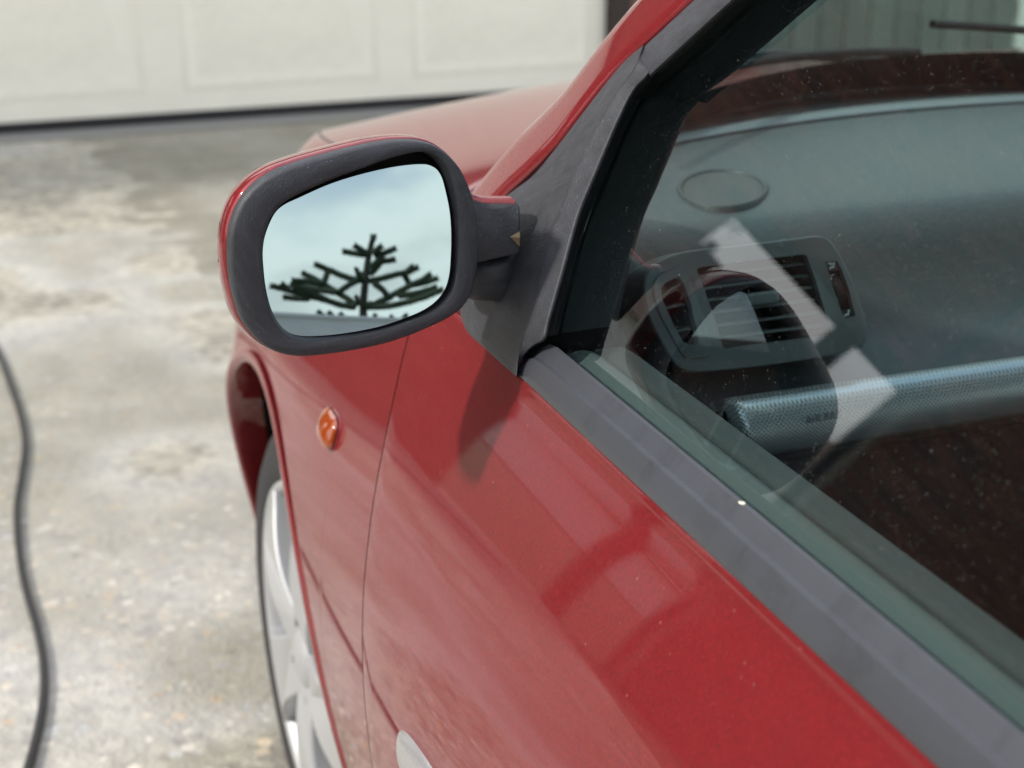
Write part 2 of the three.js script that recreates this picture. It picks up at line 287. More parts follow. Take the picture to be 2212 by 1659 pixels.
{
  const Z = -7.02, DX0 = -1.0, DX1 = 3.18;
  const g = thing('garage', 'brick garage with a wide cream panelled up and over door', 'garage', [1.1, 0, Z]);
  const x0 = DX0 - 1.1, x1 = DX1 - 1.1, TOP = 2.7;
  mesh('wall', merged([boxG(0.68, TOP, 0.2, x1 + 0.10 + 0.34, TOP / 2, -0.11), boxG(x1 - x0 + 0.16, TOP - 2.22, 0.2, (x0 + x1) / 2 + 0.02, (TOP + 2.22) / 2, -0.11), boxG(x1 - x0 + 0.8, 0.12, 3.6, 0.38, TOP + 0.06, -2)]), M.mortar, g);
  const rest = [];
  rest.push(...layBricks(g, V(x1 + 0.10, 0, -0.01), V(1, 0, 0), V(0, 0, 1), 0.68, TOP, 170, (p) => Math.hypot(p.x - x1 - 0.3, p.y - 0.6)));
  rest.push(...layBricks(g, V(x0 - 0.06, 2.22, -0.01), V(1, 0, 0), V(0, 0, 1), x1 - x0 + 0.16, TOP - 2.22, 0, () => 0));
  restOf(g, rest);
  mesh('door_frame', merged([boxG(0.10, 2.22, 0.09, x1 + 0.05, 1.11, 0.0), boxG(0.06, 2.22, 0.09, x0 - 0.03, 1.11, 0.0), boxG(x1 - x0, 0.1, 0.09, (x0 + x1) / 2, 2.17, 0)]), M.timber, g);
  mesh('fascia', boxG(x1 - x0 + 0.8, 0.18, 0.03, 0.38, TOP + 0.09, 0.10), M.white, g);
  // door leaf with four fielded panels in two rows
  const d = mesh('garage_door', boxG(x1 - x0 - 0.01, 2.06, 0.035, (x0 + x1) / 2, 1.085, -0.035), M.door, g);
  const pw = (x1 - x0) / 4;
  for (let r = 0; r < 2; r++) for (let k = 0; k < 4; k++) {
    const cx = x0 + pw * (k + 0.5), y0 = 0.19 + r * 0.98, y1 = y0 + 0.86, hw = pw / 2 - 0.13;
    const ring = (ix, iy, z) => [V(cx - hw + ix, y0 + iy, z), V(cx + hw - ix, y0 + iy, z), V(cx + hw - ix, y1 - iy, z), V(cx - hw + ix, y1 - iy, z)];
    const rows = [ring(-0.050, -0.050, -0.0178), ring(-0.032, -0.032, -0.0125), ring(-0.014, -0.014, -0.012), ring(0.010, 0.010, -0.0165), ring(0.02, 0.02, -0.0168), ring(0.15, 0.18, 0.002), ring(0.17, 0.20, 0.0024)];
    const pg = merged([toCreasedNormals(grid(rows, { closeU: true }), 0.5), new THREE.PlaneGeometry(2 * hw - 0.34, y1 - y0 - 0.40).translate(cx, (y0 + y1) / 2, 0.0024)]);
    mesh('panel', pg, M.door, d);
  }
  mesh('bottom_seal', boxG(x1 - x0 - 0.01, 0.055, 0.04, (x0 + x1) / 2, 0.0285, -0.03), M.rubber, g);
  mesh('threshold', boxG(x1 - x0, 0.012, 0.16, (x0 + x1) / 2, 0.005, 0.06), new THREE.MeshStandardMaterial({ color: new THREE.Color(0.24, 0.235, 0.22), roughness: 0.9 }), g);
}

{ // tall house to the left and behind, which the door mirror shows darkly in the window
  const n = thing('neighbouring_house', 'tall dark red brick house standing behind and to the left', 'house', [-9.5, 0, 6.2]);
  const t = tileNoise(64, 77), bm = new THREE.MeshStandardMaterial({ roughness: 0.95, map: tex(256, 256, (u, v) => { const q = 0.7 + 0.5 * t(u, v); return [enc(0.15 * q), enc(0.06 * q), enc(0.045 * q)]; }, { srgb: true, repeat: [0.5, 0.5] }) });
  mesh('wall', boxG(6, 5.6, 9.5, 0, 2.8, 0), bm, n);
  mesh('roof', grid([[V(3.3, 5.6, 5), V(3.3, 5.6, -5)], [V(0, 8.2, 5), V(0, 8.2, -5)], [V(-3.3, 5.6, 5), V(-3.3, 5.6, -5)]]), M.tile, n);
  for (const z of [-2.6, 1.6]) for (const y of [1.5, 4.1]) { const w = mesh('window', boxG(0.08, 1.2, 1.5, 3.0, y, z), M.white, n); mesh('pane', boxG(0.02, 1.05, 0.66, 3.045, y, z - 0.36), M.gap, w); mesh('pane', boxG(0.02, 1.05, 0.66, 3.045, y, z + 0.36), M.gap, w); }
}
{ // weathered board fence and a pale rendered wall beyond the garage
  const f = thing('board_fence', 'grey green weathered board fence between garage and pale wall', 'fence', [4.75, 0, -7.1]);
  const fm = [0, 1, 2].map((k) => { const t = tileNoise(64, 90 + k); return new THREE.MeshStandardMaterial({ roughness: 0.9, map: tex(64, 256, (u, v) => { const q = 0.13 + 0.06 * t(u, v * 0.15) + 0.03 * n128(u, v) + 0.015 * k; return [enc(q * 1.0), enc(q * 1.06), enc(q * 0.92)]; }, { srgb: true }) }); });
  const bg = new RoundedBoxGeometry(0.142, 1.85, 0.02, 1, 0.003);
  for (let k = 0; k < 11; k++) { const b = mesh('board', bg, fm[k % 3], f); b.position.set(-0.75 + k * 0.15, 0.96 + 0.006 * rnd(), 0.002 * rnd()); }
  for (const y of [0.3, 1.6]) mesh('rail', boxG(1.68, 0.09, 0.04, 0, y, -0.032), fm[0], f);
  const w = thing('rendered_wall', 'pale cream rendered wall beyond the board fence', 'wall', [7.1, 0, -7.2]);
  mesh('wall', boxG(3.0, 2.6, 0.2, 0, 1.3, 0), M.door, w); mesh('coping', boxG(3.06, 0.06, 0.28, 0, 2.63, 0, 0.01), M.mortar, w);
}

// ---------------------------------------------------------------- the car
const CX = 1.16;
const car = thing('red_car', 'red hatchback with black door mirror and alloy wheels parked on the driveway', 'car', [0, 0, 0]);
const flipX = (g) => { const q = g.clone(); const p = q.attributes.position; for (let i = 0; i < p.count; i++) p.setX(i, 2 * CX - p.getX(i)); if (q.index) { const a = q.index.array.slice(); for (let i = 0; i < a.length; i += 3) { const t = a[i]; a[i] = a[i + 1]; a[i + 1] = t; } q.setIndex(Array.from(a)); q.computeVertexNormals(); } else { for (const k of Object.keys(q.attributes)) { const at = q.attributes[k], s = at.itemSize; for (let i = 0; i < at.count; i += 3) for (let c = 0; c < s; c++) { const t = at.array[i * s + c]; at.array[i * s + c] = at.array[(i + 1) * s + c]; at.array[(i + 1) * s + c] = t; } } const n = q.attributes.normal; if (n) for (let i = 0; i < n.count; i++) n.setX(i, -n.getX(i)); } return q; };
function both(name, geo, mat, parent = car) { const a = mesh(name, geo, mat, parent); const b = mesh(name, flipX(geo), mat, parent); return [a, b]; }
const beltX = (z) => 0.404 - 0.0586 * (Math.min(z, -0.1) + 1.038) + 0.02 * Math.max(0, z + 0.1) ** 2;
const beltY = (z) => 0.93 + 0.0355 * (z + 1.038);
const winX = (y, z) => { const d = y - beltY(z); return beltX(z) + 0.42 * d + 0.20 * Math.max(0, d) ** 2; };
const onWin = (off = 0) => (p) => p.x - winX(p.y, p.z) - off;
const gProf = curve1([[0, 0], [0.012, 0.004], [0.03, 0.014], [0.06, 0.029], [0.12, 0.055], [0.18, 0.075], [0.25, 0.090], [0.33, 0.096], [0.42, 0.092], [0.5, 0.081], [0.6, 0.060], [0.7, 0.03]]);
const topY = curve1([[-2.8, 0.57], [-2.65, 0.68], [-2.5, 0.775], [-2.35, 0.825], [-2.2, 0.856], [-2.0, 0.880], [-1.75, 0.900], [-1.5, 0.913], [-1.3, 0.918], [-1.17, 0.9253]]);
const sideTop = (z) => z < -1.17 ? topY(z) : beltY(z);
const ZW = -1.76, RW = 0.385, HUBY = 0.310;
const gapZ = curve1([[0.2, -1.13], [0.4, -1.145], [0.53, -1.168], [0.68, -1.205], [0.80, -1.252], [0.88, -1.30], [0.95, -1.34]]);
const sideX = (y, z) => { const d = sideTop(z) - y, fl = 0.006 * Math.exp(-(((z - ZW) / 0.30) ** 2)) * sstep(0.02, 0.2, d); const fr = Math.max(0, -z - 1.95); return beltX(z) - gProf(d) - fl + 0.75 * fr * fr; };
const bodyUV = (p) => [p.z, p.y];
{ // door skin
  const z1 = 0.14, rows = [];
  for (let i = 0; i <= 40; i++) { const row = []; for (let j = 0; j <= 48; j++) { const d = 0.66 * Math.pow(j / 48, 1.35); let z = lerp(gapZ(beltY(-1.2) - d), z1, i / 40); const y = sideTop(z) - d; row.push(V(sideX(y, z), y, z)); } rows.push(row); }
  // front and rear edges turn in
  const turn = (row, s) => [0.0022, 0.006, 0.02].map((k, i) => row.map((p) => V(p.x + [0.0012, 0.006, 0.02][i], p.y, p.z + s * [0.0020, 0.003, 0.003][i])));
  const f = turn(rows[0], -1).reverse(), r = turn(rows[40], 1);
  const all = [...f, ...rows, ...r].map((row) => { const p = row[0]; return [V(p.x + 0.02, p.y - 0.003, p.z), V(p.x + 0.006, p.y + 0.0025, p.z), V(p.x + 0.0022, p.y + 0.003, p.z), ...row]; });
  const gd = grid(all, { uv: bodyUV });
  both('door', gd, M.red);
  // dark shut line behind the door's front and rear edges
  const gap = (zf) => { const a = [], b = []; for (let j = 0; j <= 24; j++) { const y = beltY(-1) - 0.004 - 0.66 * j / 24, z = zf(y); a.push(V(sideX(y, z) + 0.012, y, z - 0.02)); b.push(V(sideX(y, z) + 0.012, y, z + 0.02)); } return grid([a, b]); };
  both('door_jamb', gap((y) => gapZ(y) - 0.002), M.red); both('door_jamb', gap(() => 0.146), M.red);
}
const edgeX = (z) => 0.515 + 0.06 * sstep(-1.52, -1.38, z) + 0.6 * Math.max(0, -z - 1.95) ** 2;
{ // front wing: columns in z, cut at the wheel arch
  const zs = new Set(), z0 = -2.40, z1 = -1.2;
  for (let i = 0; i <= 16; i++) zs.add(+lerp(ZW + RW, z1, i / 16).toFixed(5));
  for (let i = 0; i <= 40; i++) zs.add(+(ZW + RW * Math.cos(Math.PI * i / 40)).toFixed(5));
  for (let i = 0; i <= 16; i++) zs.add(+lerp(z0, ZW - RW, i / 16).toFixed(5));
  const arr = [...zs].sort((a, b) => a - b), rows = [];
  const shear = (z, y) => z + (gapZ(y) - 0.0030 - z1) * clamp((z - (ZW + RW)) / (z1 - ZW - RW)) ** 1.5;
  const bottom = (z) => { const q = RW * RW - (z - ZW) ** 2; return Math.max(0.27, q > 0 ? HUBY + Math.sqrt(q) : 0.27); };
  for (const z of arr) {
    const yb = bottom(z), yt = sideTop(z), row = [];
    for (let j = 0; j <= 44; j++) { const t = j / 44; let y = yt - (yt - yb) * Math.pow(1 - t, 1.35); const zz = shear(z, y); y += sideTop(zz) - yt; row.push(V(sideX(y, zz), y, zz)); }
    // roll over the top onto the bonnet shut line
    const p = row[44], xe = edgeX(p.z);
    for (let k = 1; k <= 10; k++) { const t = k / 10; row.push(V(lerp(p.x, xe, t), p.y + 0.034 * Math.sin(t * 1.45), p.z)); }
    rows.push(row);
  }
  const wing = grid(rows, { uv: bodyUV });
  // rolled lip of the arch
  const lip = []; for (let i = 0; i <= 48; i++) { const a = -0.08 + (Math.PI + 0.16) * i / 48, z = ZW + RW * Math.cos(a), y = HUBY + RW * Math.sin(a), x = sideX(y, z); const k = (dr, dx) => V(x + dx, HUBY + (RW + dr) * Math.sin(a), ZW + (RW + dr) * Math.cos(a)); lip.push([k(0.014, -0.0004), k(0.008, -0.0035), k(0.0, -0.003), k(-0.004, 0.002), k(-0.003, 0.02), k(0.0, 0.045)]); }
  both('front_wing', merged([wing, grid(lip, { uv: bodyUV })]), M.red);
  const lin = []; for (let i = 0; i <= 24; i++) { const a = -0.3 + (Math.PI + 0.6) * i / 24; const c = (r, x) => V(x + 0.03, HUBY + r * Math.sin(a), ZW + r * Math.cos(a)); const e = c(RW + 0.008, 0); lin.push([c(RW + 0.008, sideX(e.y, e.z) - 0.005), c(RW + 0.012, 0.60), c(0.05, 0.61)]); }
  both('arch_liner', grid(lin), M.gap);
}
const hoodY = (x, z) => { const q = clamp((x - 0.505) / (CX - 0.505)); return sideTop(z) + 0.034 + 0.058 * Math.sin(q * Math.PI / 2) * sstep(-2.75, -2.2, z); };
const baseZ = (x) => { const q = clamp(Math.abs(CX - x) / 0.68); return -1.74 + 0.33 * q * q; };     // foot of the windscreen in plan
{
  const rows = [];
  for (let i = 0; i <= 36; i++) { const row = []; for (let j = 0; j <= 40; j++) { const s = 2 * j / 40 - 1, x = CX + s * 0.643, zf = -2.56 + 0.16 * s * s, zr = baseZ(x) - 0.075; const z = lerp(zr, zf, i / 36); const xx = CX + s * (CX - edgeX(z) - 0.003); row.push(V(xx, hoodY(x, z), z)); } rows.push(row); }
  const back = rows[0].map((p) => V(p.x, p.y - 0.02, p.z + 0.012));
  mesh('bonnet', grid([back, rows[0].map((p) => V(p.x, p.y - 0.003, p.z + 0.006)), ...rows], { uv: (p) => [p.x, p.z] }), M.red, car);
  const sc = [[], [], []]; for (let j = 0; j <= 30; j++) { const x = lerp(0.50, 2 * CX - 0.50, j / 30); sc[0].push(V(x, hoodY(x, baseZ(x)) - 0.03, baseZ(x) - 0.10)); sc[1].push(V(x, hoodY(x, baseZ(x)) - 0.022, baseZ(x) - 0.05)); sc[2].push(V(x, hoodY(x, baseZ(x)) - 0.006, baseZ(x) + 0.02)); }
  mesh('scuttle', grid(sc), M.black, car);
  // nose: bumper and grille area, closing the front
  const nose = []; const zj = -2.392;
  for (let i = 0; i <= 40; i++) { const s = 2 * i / 40 - 1, as = Math.abs(s), row = []; for (let k = 0; k <= 12; k++) { const y = lerp(0.22, 0.775, k / 12), xs = sideX(y, zj), bul = 0.20 * Math.pow(1 - as ** 2.6, 0.8) * (1 - 0.45 * ((y - 0.45) / 0.33) ** 2); row.push(V(CX + s * (CX - xs), y - 0.06 * sstep(0.6, 0.78, y) * (1 - as * as), zj - bul)); } nose.push(row); }
  mesh('front_bumper', grid(nose, { uv: bodyUV }), M.red, car);
}
// A-pillar between the window line E (on the glass surface) and the windscreen edge W
const pillarPts = [[985, 545], [1040, 480], [1086, 428], [1150, 372], [1200, 320], [1250, 255], [1300, 192], [1350, 136], [1395, 97], [1499, 0], [1610, -102], [1760, -240], [1930, -396], [2100, -552]].map(([a, b]) => hit(a, b, onWin(-0.004)));
const pillarE = (y) => { const P = pillarPts; let k = 0; while (k < P.length - 2 && P[k + 1].y < y) k++; return P[k].clone().lerp(P[k + 1], (y - P[k].y) / (P[k + 1].y - P[k].y)); };
const ROOFY = 1.375;
const pillarW = (y) => { const e = pillarE(y); return V(e.x + 0.062, e.y + 0.022, e.z - 0.052); };
{
  const rows = [];
  for (let i = 0; i <= 30; i++) {
    const y = lerp(0.905, ROOFY, i / 30), e = pillarE(y), w = pillarW(y), up = V(0.10, 0.73, -0.66), inn = V(0.95, 0.2, -0.1);
    const at = (u, v) => e.clone().addScaledVector(up, u).addScaledVector(inn, v);
    rows.push([e.clone().addScaledVector(inn, 0.014), e.clone().addScaledVector(inn, 0.003).addScaledVector(up, -0.001), e.clone().addScaledVector(up, 0.002), at(0.006, -0.0008), at(0.0105, -0.0004), at(0.0125, 0.0002), at(0.0145, 0.0010), at(0.024, 0.0055), at(0.038, 0.0125), at(0.047, 0.0178), at(0.053, 0.026), w]);
  }
  both('windscreen_pillar', grid(rows, { uv: bodyUV }), M.red);
  // trim on the cabin side
  const ins = []; for (let i = 0; i <= 16; i++) { const y = lerp(0.93, ROOFY - 0.01, i / 16), e = pillarE(y), w = pillarW(y); ins.push([e.clone().add(V(0.012, -0.004, 0.014)), e.clone().add(V(0.030, -0.006, 0.022)), e.clone().add(V(0.062, 0.006, 0.004)), w.clone().add(V(0.025, -0.012, 0.012)), w.clone().add(V(0.004, -0.006, 0.004))]); }
  both('pillar_trim', grid(ins), M.dark);
}
// windscreen
{
  const rows = [], top = (s) => { const wl = pillarW(ROOFY); const x = lerp(wl.x, 2 * CX - wl.x, s), q = Math.abs(CX - x) / (CX - wl.x); return V(x, ROOFY + 0.022 + 0.03 * (1 - q * q), wl.z - 0.14 * (1 - q * q)); };
  const bot = (s) => { const wl = pillarW(0.93); const x = lerp(wl.x, 2 * CX - wl.x, s), q = Math.abs(CX - x) / (CX - wl.x); return V(x, lerp(hoodY(CX, -1.8) + 0.0, wl.y, q * q), lerp(baseZ(CX) + 0.0, wl.z, q * q)); };
  for (let i = 0; i <= 20; i++) { const row = []; for (let j = 0; j <= 40; j++) { const s = j / 40, a = bot(s), b = top(s), t = i / 20; const p = a.clone().lerp(b, t); p.y += 0.02 * Math.sin(Math.PI * t); p.z -= 0.012 * Math.sin(Math.PI * t); row.push(p); } rows.push(row); }
  mesh('windscreen', grid(rows), M.screenGlass, car);
  // black printed border along the foot of the glass
  const fr = [0, 0.11].map((t) => { const row = []; for (let j = 0; j <= 40; j++) { const s = j / 40, a = bot(s), b = top(s), p = a.clone().lerp(b, t); p.y += 0.02 * Math.sin(Math.PI * t) - 0.003; p.z += -0.012 * Math.sin(Math.PI * t) + 0.003; row.push(p); } return row; });
  mesh('windscreen_border', grid(fr), M.black, car);
  // wipers parked along the foot of the screen, outside
  for (const [sa, sb, ta, tb] of [[0.10, 0.52, 0.16, 0.085], [0.50, 0.93, 0.17, 0.07]]) {
    const P = (s, t, o) => { const a = bot(s), b = top(s), p = a.clone().lerp(b, t); p.y += 0.02 * Math.sin(Math.PI * t) + o; p.z -= 0.012 * Math.sin(Math.PI * t) + o * 0.8; return p; };
    const w = group('wiper', car), bl = [], ar = [];
    for (let k = 0; k <= 8; k++) bl.push(P(lerp(sa, sb, k / 8), lerp(ta, tb, k / 8), 0.008));
    mesh('blade', tubeG(bl, 0.0055, 6, 40), M.rubber, w);
    for (let k = 0; k <= 6; k++) ar.push(P(lerp((sa + sb) / 2, sb + 0.06, k / 6), lerp((ta + tb) / 2, 0.0, k / 6), 0.016));
    mesh('arm', tubeG(ar, 0.006, 6, 24), M.black, w);
  }
  // roof and headliner
  const rr = [], hl = [];
  for (let i = 0; i <= 20; i++) { const row = [], rl = []; for (let j = 0; j <= 24; j++) { const s = j / 24, f = top(s), q = Math.abs(CX - f.x) / (CX - top(0).x), z = lerp(f.z - 0.01, 1.05, i / 20); const y = f.y + 0.035 * Math.sin(Math.PI * Math.min(1, i / 20 * 0.8)) - 0.03 * q ** 4; row.push(V(f.x, y, z)); rl.push(V(f.x, y - 0.03, z + 0.012)); } rr.push(row); hl.push(rl); }
  mesh('roof', grid(rr, { uv: (p) => [p.x, p.z] }), M.red, car);
  mesh('headliner', grid(hl), new THREE.MeshStandardMaterial({ color: new THREE.Color(0.3, 0.3, 0.29), roughness: 0.95 }), car);
  const rail = []; for (let i = 0; i <= 24; i++) { const z = lerp(-0.84, 1.05, i / 24), e = pillarE(ROOFY), f = top(0); const y = f.y + 0.035 * Math.sin(Math.PI * Math.min(1, i / 24 * 0.8)) - 0.03; const xo = winX(ROOFY, -0.8) - 0.004; rail.push([V(xo + 0.012, ROOFY - 0.02, z), V(xo, ROOFY - 0.012, z), V(xo + 0.012, ROOFY + 0.008, z), V(xo + 0.04, y - 0.004, z), V(f.x + 0.004, y, z)]); }
  both('roof_rail', grid(rail, { uv: bodyUV }), M.red);
}
// glass line: the window's visible outline is the sail and the frame trim
const GOFF = 0.019;
{
  const fr = [[1187, 727], [1218, 592], [1254, 464], [1284, 390], [1305, 340], [1339, 260], [1379, 186], [1431, 144], [1500, 82], [1589, 0]].map(([a, b]) => hit(a, b, onWin(GOFF)));
  const last = fr[fr.length - 1], prev = fr[fr.length - 3], dz = (last.z - prev.z) / (last.y - prev.y);
  while (fr[fr.length - 1].y < ROOFY - 0.03) { const p = fr[fr.length - 1], y = p.y + 0.03, z = p.z + dz * 0.03; fr.push(V(winX(y, z) + GOFF, y, z)); }
  const edge = new THREE.CatmullRomCurve3(fr, false, 'centripetal'), rows = [];
  // side glass
  for (let i = 0; i <= 40; i++) {
    const p = edge.getPoint(i / 40), row = [];
    for (let j = 0; j <= 30; j++) { const z = lerp(p.z - 0.03, 0.02, j / 30); const y = i === 0 ? beltY(z) - 0.03 : lerp(beltY(z) - 0.0 + 0.0, ROOFY - 0.0, (p.y - fr[0].y + 0.0) / (ROOFY - 0.03 - fr[0].y) * 1.0) * 1; const d = lerp(-0.02, ROOFY - beltY(z), i / 40); row.push(V(winX(beltY(z) + d, z) + GOFF, beltY(z) + d, z)); }
    rows.push(row);
  }
  // straight vertical grid clipped at the slanted front edge
  const G = []; const zAt = (y) => { for (let k = 0; k < fr.length - 1; k++) if (y <= fr[k + 1].y) { const t = clamp((y - fr[k].y) / (fr[k + 1].y - fr[k].y), -2, 1); return lerp(fr[k].z, fr[k + 1].z, t); } return last.z + dz * (y - last.y); };
  for (let i = 0; i <= 44; i++) { const t = i / 44, row = []; for (let j = 0; j <= 30; j++) { const yy = lerp(fr[0].y - 0.03, ROOFY - 0.005, t); const z = lerp(zAt(Math.max(yy, fr[0].y - 0.02)) - 0.028, 0.02, j / 30); const y = yy + (beltY(z) - beltY(-1)) * (1 - t); row.push(V(winX(y, z) + GOFF, y, z)); } G.push(row); }
  const sw = mesh('side_window', grid(G), M.sideGlass, car);
  { const S = 1024, a = new Uint8Array(S * S * 4).fill(0); for (let k = 0; k < S * S; k++) a[k * 4 + 3] = 255;
    for (let k = 0; k < 5200; k++) { const x = Math.floor(rnd() * S), y = Math.floor(rnd() * S), q = 15 + 150 * rnd() ** 4, big = rnd() < 0.012 ? 2 : 1; for (let j = 0; j < big; j++) for (let i = 0; i < big; i++) { const o = (((y + j) % S) * S + (x + i) % S) * 4; a[o] = a[o + 1] = a[o + 2] = q; } }
    const t = new THREE.DataTexture(a, S, S); t.wrapS = t.wrapT = THREE.RepeatWrapping; t.magFilter = THREE.LinearFilter; t.repeat.set(3.2, 3.2); t.needsUpdate = true;
    const dg = grid(G.map((row) => row.map((p) => p.clone().add(V(-0.0008, 0.0003, 0)))), { uv: (p) => [p.z, p.y] });
    mesh('dust', dg, new THREE.MeshStandardMaterial({ color: new THREE.Color(0.5, 0.5, 0.47), roughness: 1, alphaMap: t, transparent: true }), sw); }
  // rubber channel round the front edge of the glass, in two lips
  const mk = (o) => edge.getPoints(60).map((p, i) => { const t = edge.getTangent(i / 60), n = V(0.25, 0, 0).add(V(0, -t.z, t.y).normalize().multiplyScalar(1)); return p.clone().add(V(o[0], 0, 0)).addScaledVector(V(0, t.z, -t.y).normalize(), o[1]); });
  const strips = (list) => { const L = list.map(mk); return grid(L[0].map((_, i) => L.map((l) => l[i]))); };
  mesh('window_channel', strips([[0.002, 0.012], [-0.006, 0.006], [-0.006, 0.002], [-0.003, -0.001], [-0.001, -0.006], [0.004, -0.008]]), M.rubber, car);
  mesh('channel_lip', strips([[0.006, -0.004], [0.004, -0.012], [0.006, -0.014], [0.014, -0.013], [0.03, -0.020], [0.05, -0.012]]), M.dark, car);
  // black frame trim above the sail
  const trimRows = []; for (let i = 0; i <= 40; i++) { const t = i / 40 * 5.2 - 0.16, a = [1395 + 104 * t, 97 - 97 * t], b = [1431 + 158 * t, 144 - 144 * t], m = (k, o) => hit(lerp(a[0], b[0], k), lerp(a[1], b[1], k), onWin(o)); if (m(0, 0).y > ROOFY - 0.01) break; trimRows.push([m(0, 0.012), m(0, -0.0035), m(0.05, -0.0062), m(0.3, -0.0085), m(0.65, -0.0095), m(0.9, -0.009), m(0.98, -0.006), m(1, 0.0), m(1, 0.017)]); }
  mesh('window_frame', grid(trimRows), M.plastic, car);
  const top = []; for (let i = 0; i <= 20; i++) { const z = lerp(-0.80, 0.10, i / 20), x = winX(ROOFY, z); top.push([V(x + 0.012, ROOFY - 0.018, z), V(x - 0.002, ROOFY - 0.020, z), V(x - 0.012, ROOFY - 0.05, z), V(x + 0.004, ROOFY - 0.055, z)]); }
  mesh('frame_top', grid(top), M.plastic, car);
  // opposite window
  mesh('side_window', flipX(grid(G)), M.sideGlass, car);
}
{ // waist moulding: flat top, ridge, outer face
  const rows = [], inner = [], card = [], glassSeal = [];
  for (let i = 0; i <= 60; i++) {
    const z = lerp(-1.04, 0.12, i / 60), x = beltX(z), y = beltY(z), e = sstep(0, 0.03, i / 60 + 0.004), k = 0.6 + 0.4 * e;
    const P = (a, b) => V(x + a, y + b * k, z);
    rows.push([P(0.006, -0.004), P(0.0005, 0.0005), P(-0.0015, 0.004), P(0.0005, 0.011), P(0.0048, 0.0190), P(0.0054, 0.0203), P(0.0066, 0.0211), P(0.0076, 0.0209), P(0.0088, 0.0214), P(0.0155, 0.0300), P(0.0178, 0.0315), P(0.0186, 0.030), P(0.0186, 0.01)]);
    glassSeal.push([P(0.0202, -0.01), P(0.0206, 0.014), P(0.0235, 0.017), P(0.030, 0.015), P(0.0335, 0.010)]);
    inner.push([P(0.0335, 0.004), P(0.0338, 0.011), P(0.0350, 0.016), P(0.046, 0.0225), P(0.053, 0.020), P(0.056, 0.012), P(0.056, -0.02)]);
    card.push([P(0.057, -0.01), P(0.058, 0.014), P(0.064, 0.022), P(0.076, 0.0215), P(0.088, 0.012), P(0.098, -0.012), P(0.108, -0.08), P(0.112, -0.3), P(0.12, -0.6)]);
  }
  // rounded front end of the moulding against the sail foot
  const f = rows[0], c = f.reduce((s, p) => s.add(p), V(0, 0, 0)).multiplyScalar(1 / f.length);
  rows.unshift(f.map((p) => p.clone().lerp(c, 0.25).add(V(0, 0, -0.003))), ); rows.unshift(f.map((p) => c.clone().add(V(0.004, -0.002, -0.004))));
  both('waist_moulding', grid(rows), M.strip);
  both('glass_wiper_seal', grid(glassSeal), M.rubber);
  both('inner_waist_seal', grid(inner), M.seal);
  both('door_card', grid(card), M.card);
}
{ // mirror sail: a folded triangular panel on the window corner
  const ridge = [[1382, 118], [1376, 137], [1330, 205], [1280, 290], [1230, 402], [1191, 503], [1156, 652], [1138, 711], [1124, 745]];
    const left = [[1390, 97], [1350, 130], [1300, 190], [1250, 255], [1200, 320], [1150, 380], [1088, 430], [1050, 500], [1005, 600], [994, 660], [996, 684], [1010, 717], [1051, 756], [1115.5, 814]];
  const right = [[1390, 97], [1394.5, 104], [1395, 134], [1407, 147], [1399, 166], [1379, 186], [1364, 208], [1339, 260], [1305, 340], [1284, 390], [1254, 464], [1218, 592], [1188, 696], [1177, 735], [1158, 745], [1138, 762], [1123, 786], [1115.5, 814]];
  const mid = [[1390, 97], ...ridge, [1115.5, 814]];
  const S = (a) => { const c = new THREE.CatmullRomCurve3(a.map(([x, y]) => V(x, y, 0)), false, 'centripetal'); c.arcLengthDivisions = 800; return c.getSpacedPoints(120); };
  // the ridge is walked at the height of the outline point, so the strips stay even
  const Ld = S(left), Rd = S(right), Md = S(mid);
  const atY = (y) => { let k = 0; while (k < 119 && Md[k + 1].y < y) k++; const t = clamp((y - Md[k].y) / Math.max(1e-6, Md[k + 1].y - Md[k].y)); return Md[k].clone().lerp(Md[k + 1], t); };
  const strip = (E, ks, flip) => grid(E.map((o, i) => { const yy = lerp(o.y, Md[i].y, 0.5), r = atY(yy), w = Math.sin(Math.PI * clamp(i / 120)) ** 0.35; const row = ks.map(([k, off]) => hit(lerp(o.x, r.x, k), lerp(o.y, r.y, k), onWin(off > 0 ? off : off * (0.45 + 0.55 * w)))); return flip ? row.reverse() : row; }));
  const ks = [[0.0, 0.014], [0, -0.001], [0.02, -0.0055], [0.08, -0.0078], [0.2, -0.0088], [0.35, -0.0096], [0.55, -0.0108], [0.75, -0.0122], [0.88, -0.0132], [0.95, -0.0137], [1, -0.0139]];
  const sailG = mergeVertices(mergeGeometries([strip(Ld, ks, false), strip(Rd, ks, true)].map((g) => { g.deleteAttribute('normal'); return g; })), 1e-5); sailG.computeVertexNormals();
  mesh('mirror_sail', sailG, M.plastic, car);
}
